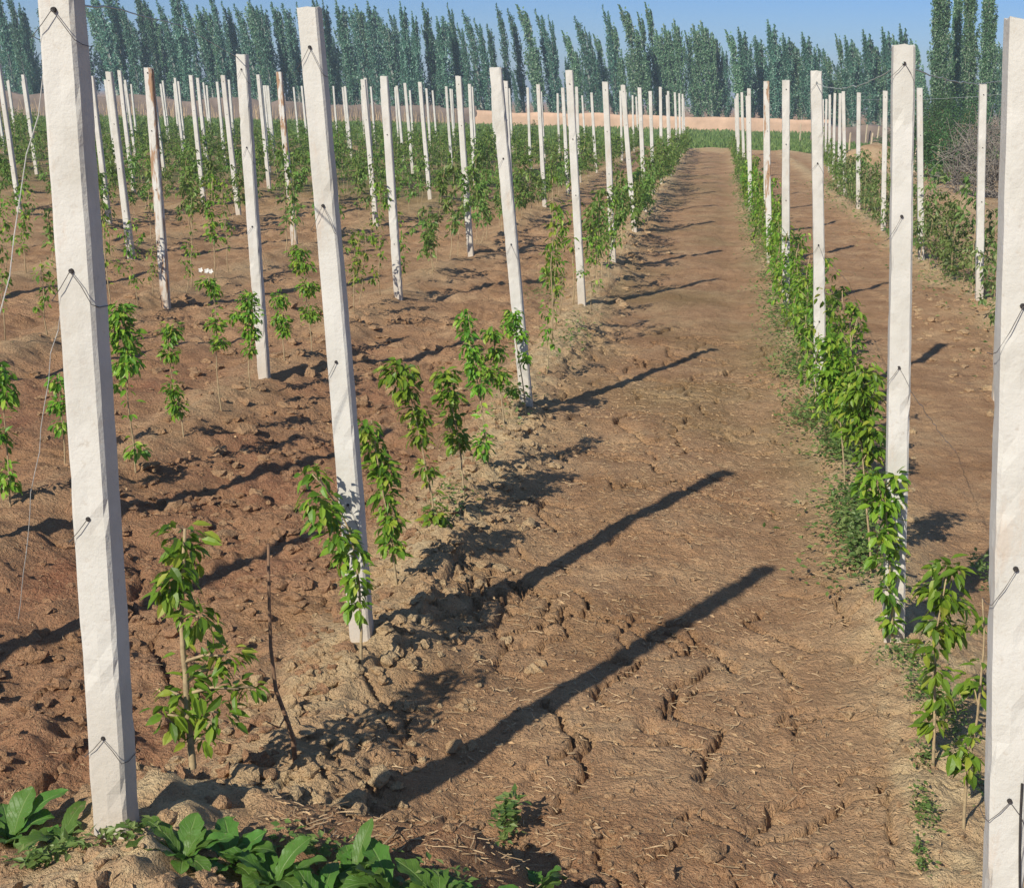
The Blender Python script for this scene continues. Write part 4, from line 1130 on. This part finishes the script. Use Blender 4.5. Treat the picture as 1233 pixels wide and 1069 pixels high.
for px in np.arange(-20, 1290, 12.5):
    put_tree(px + U(-5, 5), (U(55, 95) if px < 790 else U(42, 82)) if px > 540 else U(2, 42), U(132, 144), POP, BK, 'poplars of the rear windbreak line', 1.25)
# the tall columns at the right
TALL = [poplar_model(12, 1.05, 130, 95, .17, 21, POPLAR2, .1, .16), poplar_model(12, .75, 95, 95, .17, 22, POPLAR2, .2, .15), poplar_model(12, .9, 120, 95, .16, 23, POPLAR2, .1, .18)]
for k, (px, ty, lb) in enumerate([(1126, -62, 'very tall columnar poplar at the right, leftmost of those cut by the top edge'), (1143, -30, 'narrow tall poplar pressed against the leftmost of the very tall poplars'), (1160, -46, 'very tall columnar poplar in the middle of those at the right'), (1182, -40, 'very tall columnar poplar at the right, closest to the right edge post')]):
    Y = (78, 82, 80, 79)[k]
    b = at_y((px, 140), Y); T = at_y((px, ty), Y); h = T[2]
    root = empty('poplar_tree', (b[0] + .3, Y, 0), lb, 'tree', 'tall columnar poplars')
    tr, cr = TALL[(0, 1, 2, 0)[k]]; link('trunk', tr, root); link('crown', cr, root)
    root.scale = (h / 12 * (1.0, .75, 1.0, .85)[k], h / 12, h / 12); root.rotation_euler = (0, 0, (0, 0, .2, -.25)[k])

def bush(px, py, r, hgt, n, label, name='bush', mat=None, leaf=.09):
    g = ground_at((px, py)); z = hz(g[0], g[1])
    root = empty(name, (g[0], g[1], z), label, 'bush')
    cr = MB(); st = MB()
    for k in range(22):
        a = U(0, 6.28); rr = r * U(.2, .9); c = np.array([math.cos(a) * rr, math.sin(a) * rr, hgt * U(.15, .85) * (1.1 - .4 * rr / r)])
        st.tube([(0, 0, -.05), c * np.array([.4, .4, .55]), c], [.02, .014, .006], 4)
        cluster_leaves(cr, c, r * .42, r * .42, hgt * .3, n // 8, leaf * 1.25, False, 0, .1)
    link('stem', st.mesh('stem', (STEM,)), root); link('foliage', cr.mesh('foliage', (mat or BUSH,)), root)
for a in [(1092, 196, .8, 1.9, 900, 'green bush at the foot of the tall poplars, leftmost'), (1118, 214, .9, 2.0, 1000, 'green bush behind the wooden stake below the tall poplars'), (1140, 222, .9, 1.7, 1000, 'low green bush in front of the tall poplars, beside the pale mound'),
          (1150, 196, 1.3, 3.2, 1300, 'dense green bush between the tall poplars and the brush pile'), (1118, 190, 1.3, 3.4, 1300, 'taller dark bush directly under the leftmost tall poplar'),
          (1225, 190, 1.6, 2.6, 1000, 'green bush at the right edge behind the brush pile'), (1065, 190, .7, 1.0, 500, 'small green bush beside the earth mound')]:
    bush(*a)
# brush pile on the right
g = ground_at((1184, 238)); z = hz(g[0], g[1])
mb = MB()
for k in range(900):
    t = RNG.random(); a = U(0, 6.28); rr = U(0, 1) ** .6 * 1.0
    x0_, y0_ = math.cos(a) * rr * .95, math.sin(a) * rr * .9; hmax = 1.75 * (1 - .45 * rr ** 2)
    zz = U(0, hmax); L = U(.25, .8); az = U(0, 6.28); e = RNG.normal(.35, .6)
    d = np.array([math.cos(az) * math.cos(e), math.sin(az) * math.cos(e), math.sin(e)]) * L
    p = np.array([x0_, y0_, zz]); m_ = p + d * .5 + RNG.normal(0, .05, 3); q = p + d
    q[2] = max(q[2], .0); r_ = U(.005, .013)
    mb.tube([p, m_, q], [r_, r_ * .8, r_ * .4], 4)
bp = tag(link('brush_pile', mb.mesh('brush_pile', (BRUSH,)), None, (g[0], g[1], z)), 'tangled grey pile of dry brushwood beside the right edge post', 'brush pile')

# ------------------------------------------------------------------ thin haze
HAZE = 0.0013
hm, hnt, hout = new_mat('haze')
pv = hnt.nodes.new('ShaderNodeVolumePrincipled'); pv.inputs['Density'].default_value = HAZE
pv.inputs['Color'].default_value = (.72, .86, 1.0, 1); pv.inputs['Anisotropy'].default_value = .1
hnt.links.new(pv.outputs[0], hout.inputs['Volume'])
mb = MB(); mb.box((0, 800, 8.2), (2000, 1800, 24.4))
tag(link('haze', mb.mesh('haze', (hm,))), kind='stuff')
scene.cycles.volume_step_rate = 4.0

# ------------------------------------------------------------------ camera
cd = bpy.data.cameras.new('Camera'); cam = bpy.data.objects.new('Camera', cd); COL.objects.link(cam)
cd.sensor_fit = 'HORIZONTAL'; cd.sensor_width = 36; cd.lens = F / W * 36; cd.clip_start = .05; cd.clip_end = 3000
c0 = ray((W / 2, H / 2)); rt = ray((W / 2 + 100, H / 2)) - c0; up = ray((W / 2, H / 2 - 100)) - c0
rt /= np.linalg.norm(rt); up /= np.linalg.norm(up); bk = -c0 / np.linalg.norm(c0)
M = Matrix(((rt[0], up[0], bk[0], 0), (rt[1], up[1], bk[1], 0), (rt[2], up[2], bk[2], CAMH), (0, 0, 0, 1)))
cam.matrix_world = M
scene.camera = cam

# ------------------------------------------------------------------ light
SUN_EL = math.radians(34.0)
sdir = np.array([-1.50, -2.98]); sdir /= np.linalg.norm(sdir)           # towards the sun, on the ground plane
sv = Vector((sdir[0] * math.cos(SUN_EL), sdir[1] * math.cos(SUN_EL), math.sin(SUN_EL)))
ld = bpy.data.lights.new('Sun', 'SUN'); ld.energy = 4.8; ld.angle = math.radians(.53); ld.color = (1.0, .93, .80)
lo = bpy.data.objects.new('Sun', ld); COL.objects.link(lo); lo.rotation_euler = sv.to_track_quat('Z', 'Y').to_euler()
w = bpy.data.worlds.new('World'); scene.world = w; w.use_nodes = True
nt = w.node_tree
sky = nt.nodes.new('ShaderNodeTexSky'); sky.sky_type = 'NISHITA'; sky.sun_disc = False
sky.sun_elevation = SUN_EL; sky.sun_rotation = math.atan2(sdir[0], sdir[1])
sky.air_density = 1.0; sky.dust_density = 0.0; sky.ozone_density = 2.0
# the clear, slightly deeper blue of this sky low down
gz = nt.nodes.new('ShaderNodeSeparateXYZ'); nt.links.new(nt.nodes.new('ShaderNodeTexCoord').outputs['Generated'], gz.inputs[0])
tint = ramp(nt, gz.outputs[2], [(0.0, (.56, .68, .97)), (0.07, (.36, .56, .98)), (0.16, (.34, .56, 1.0)), (0.5, (.95, .97, 1.0))]).outputs[0]
skc = mixc(nt, sky.outputs[0], tint, 1.0, 'MULTIPLY')
bg = nt.nodes['Background']; nt.links.new(skc, bg.inputs['Color']); bg.inputs['Strength'].default_value = .09
vs = scene.view_settings; vs.view_transform = 'Standard'; vs.look = 'None'; vs.exposure = .2; vs.gamma = 1; vs.use_curve_mapping = False
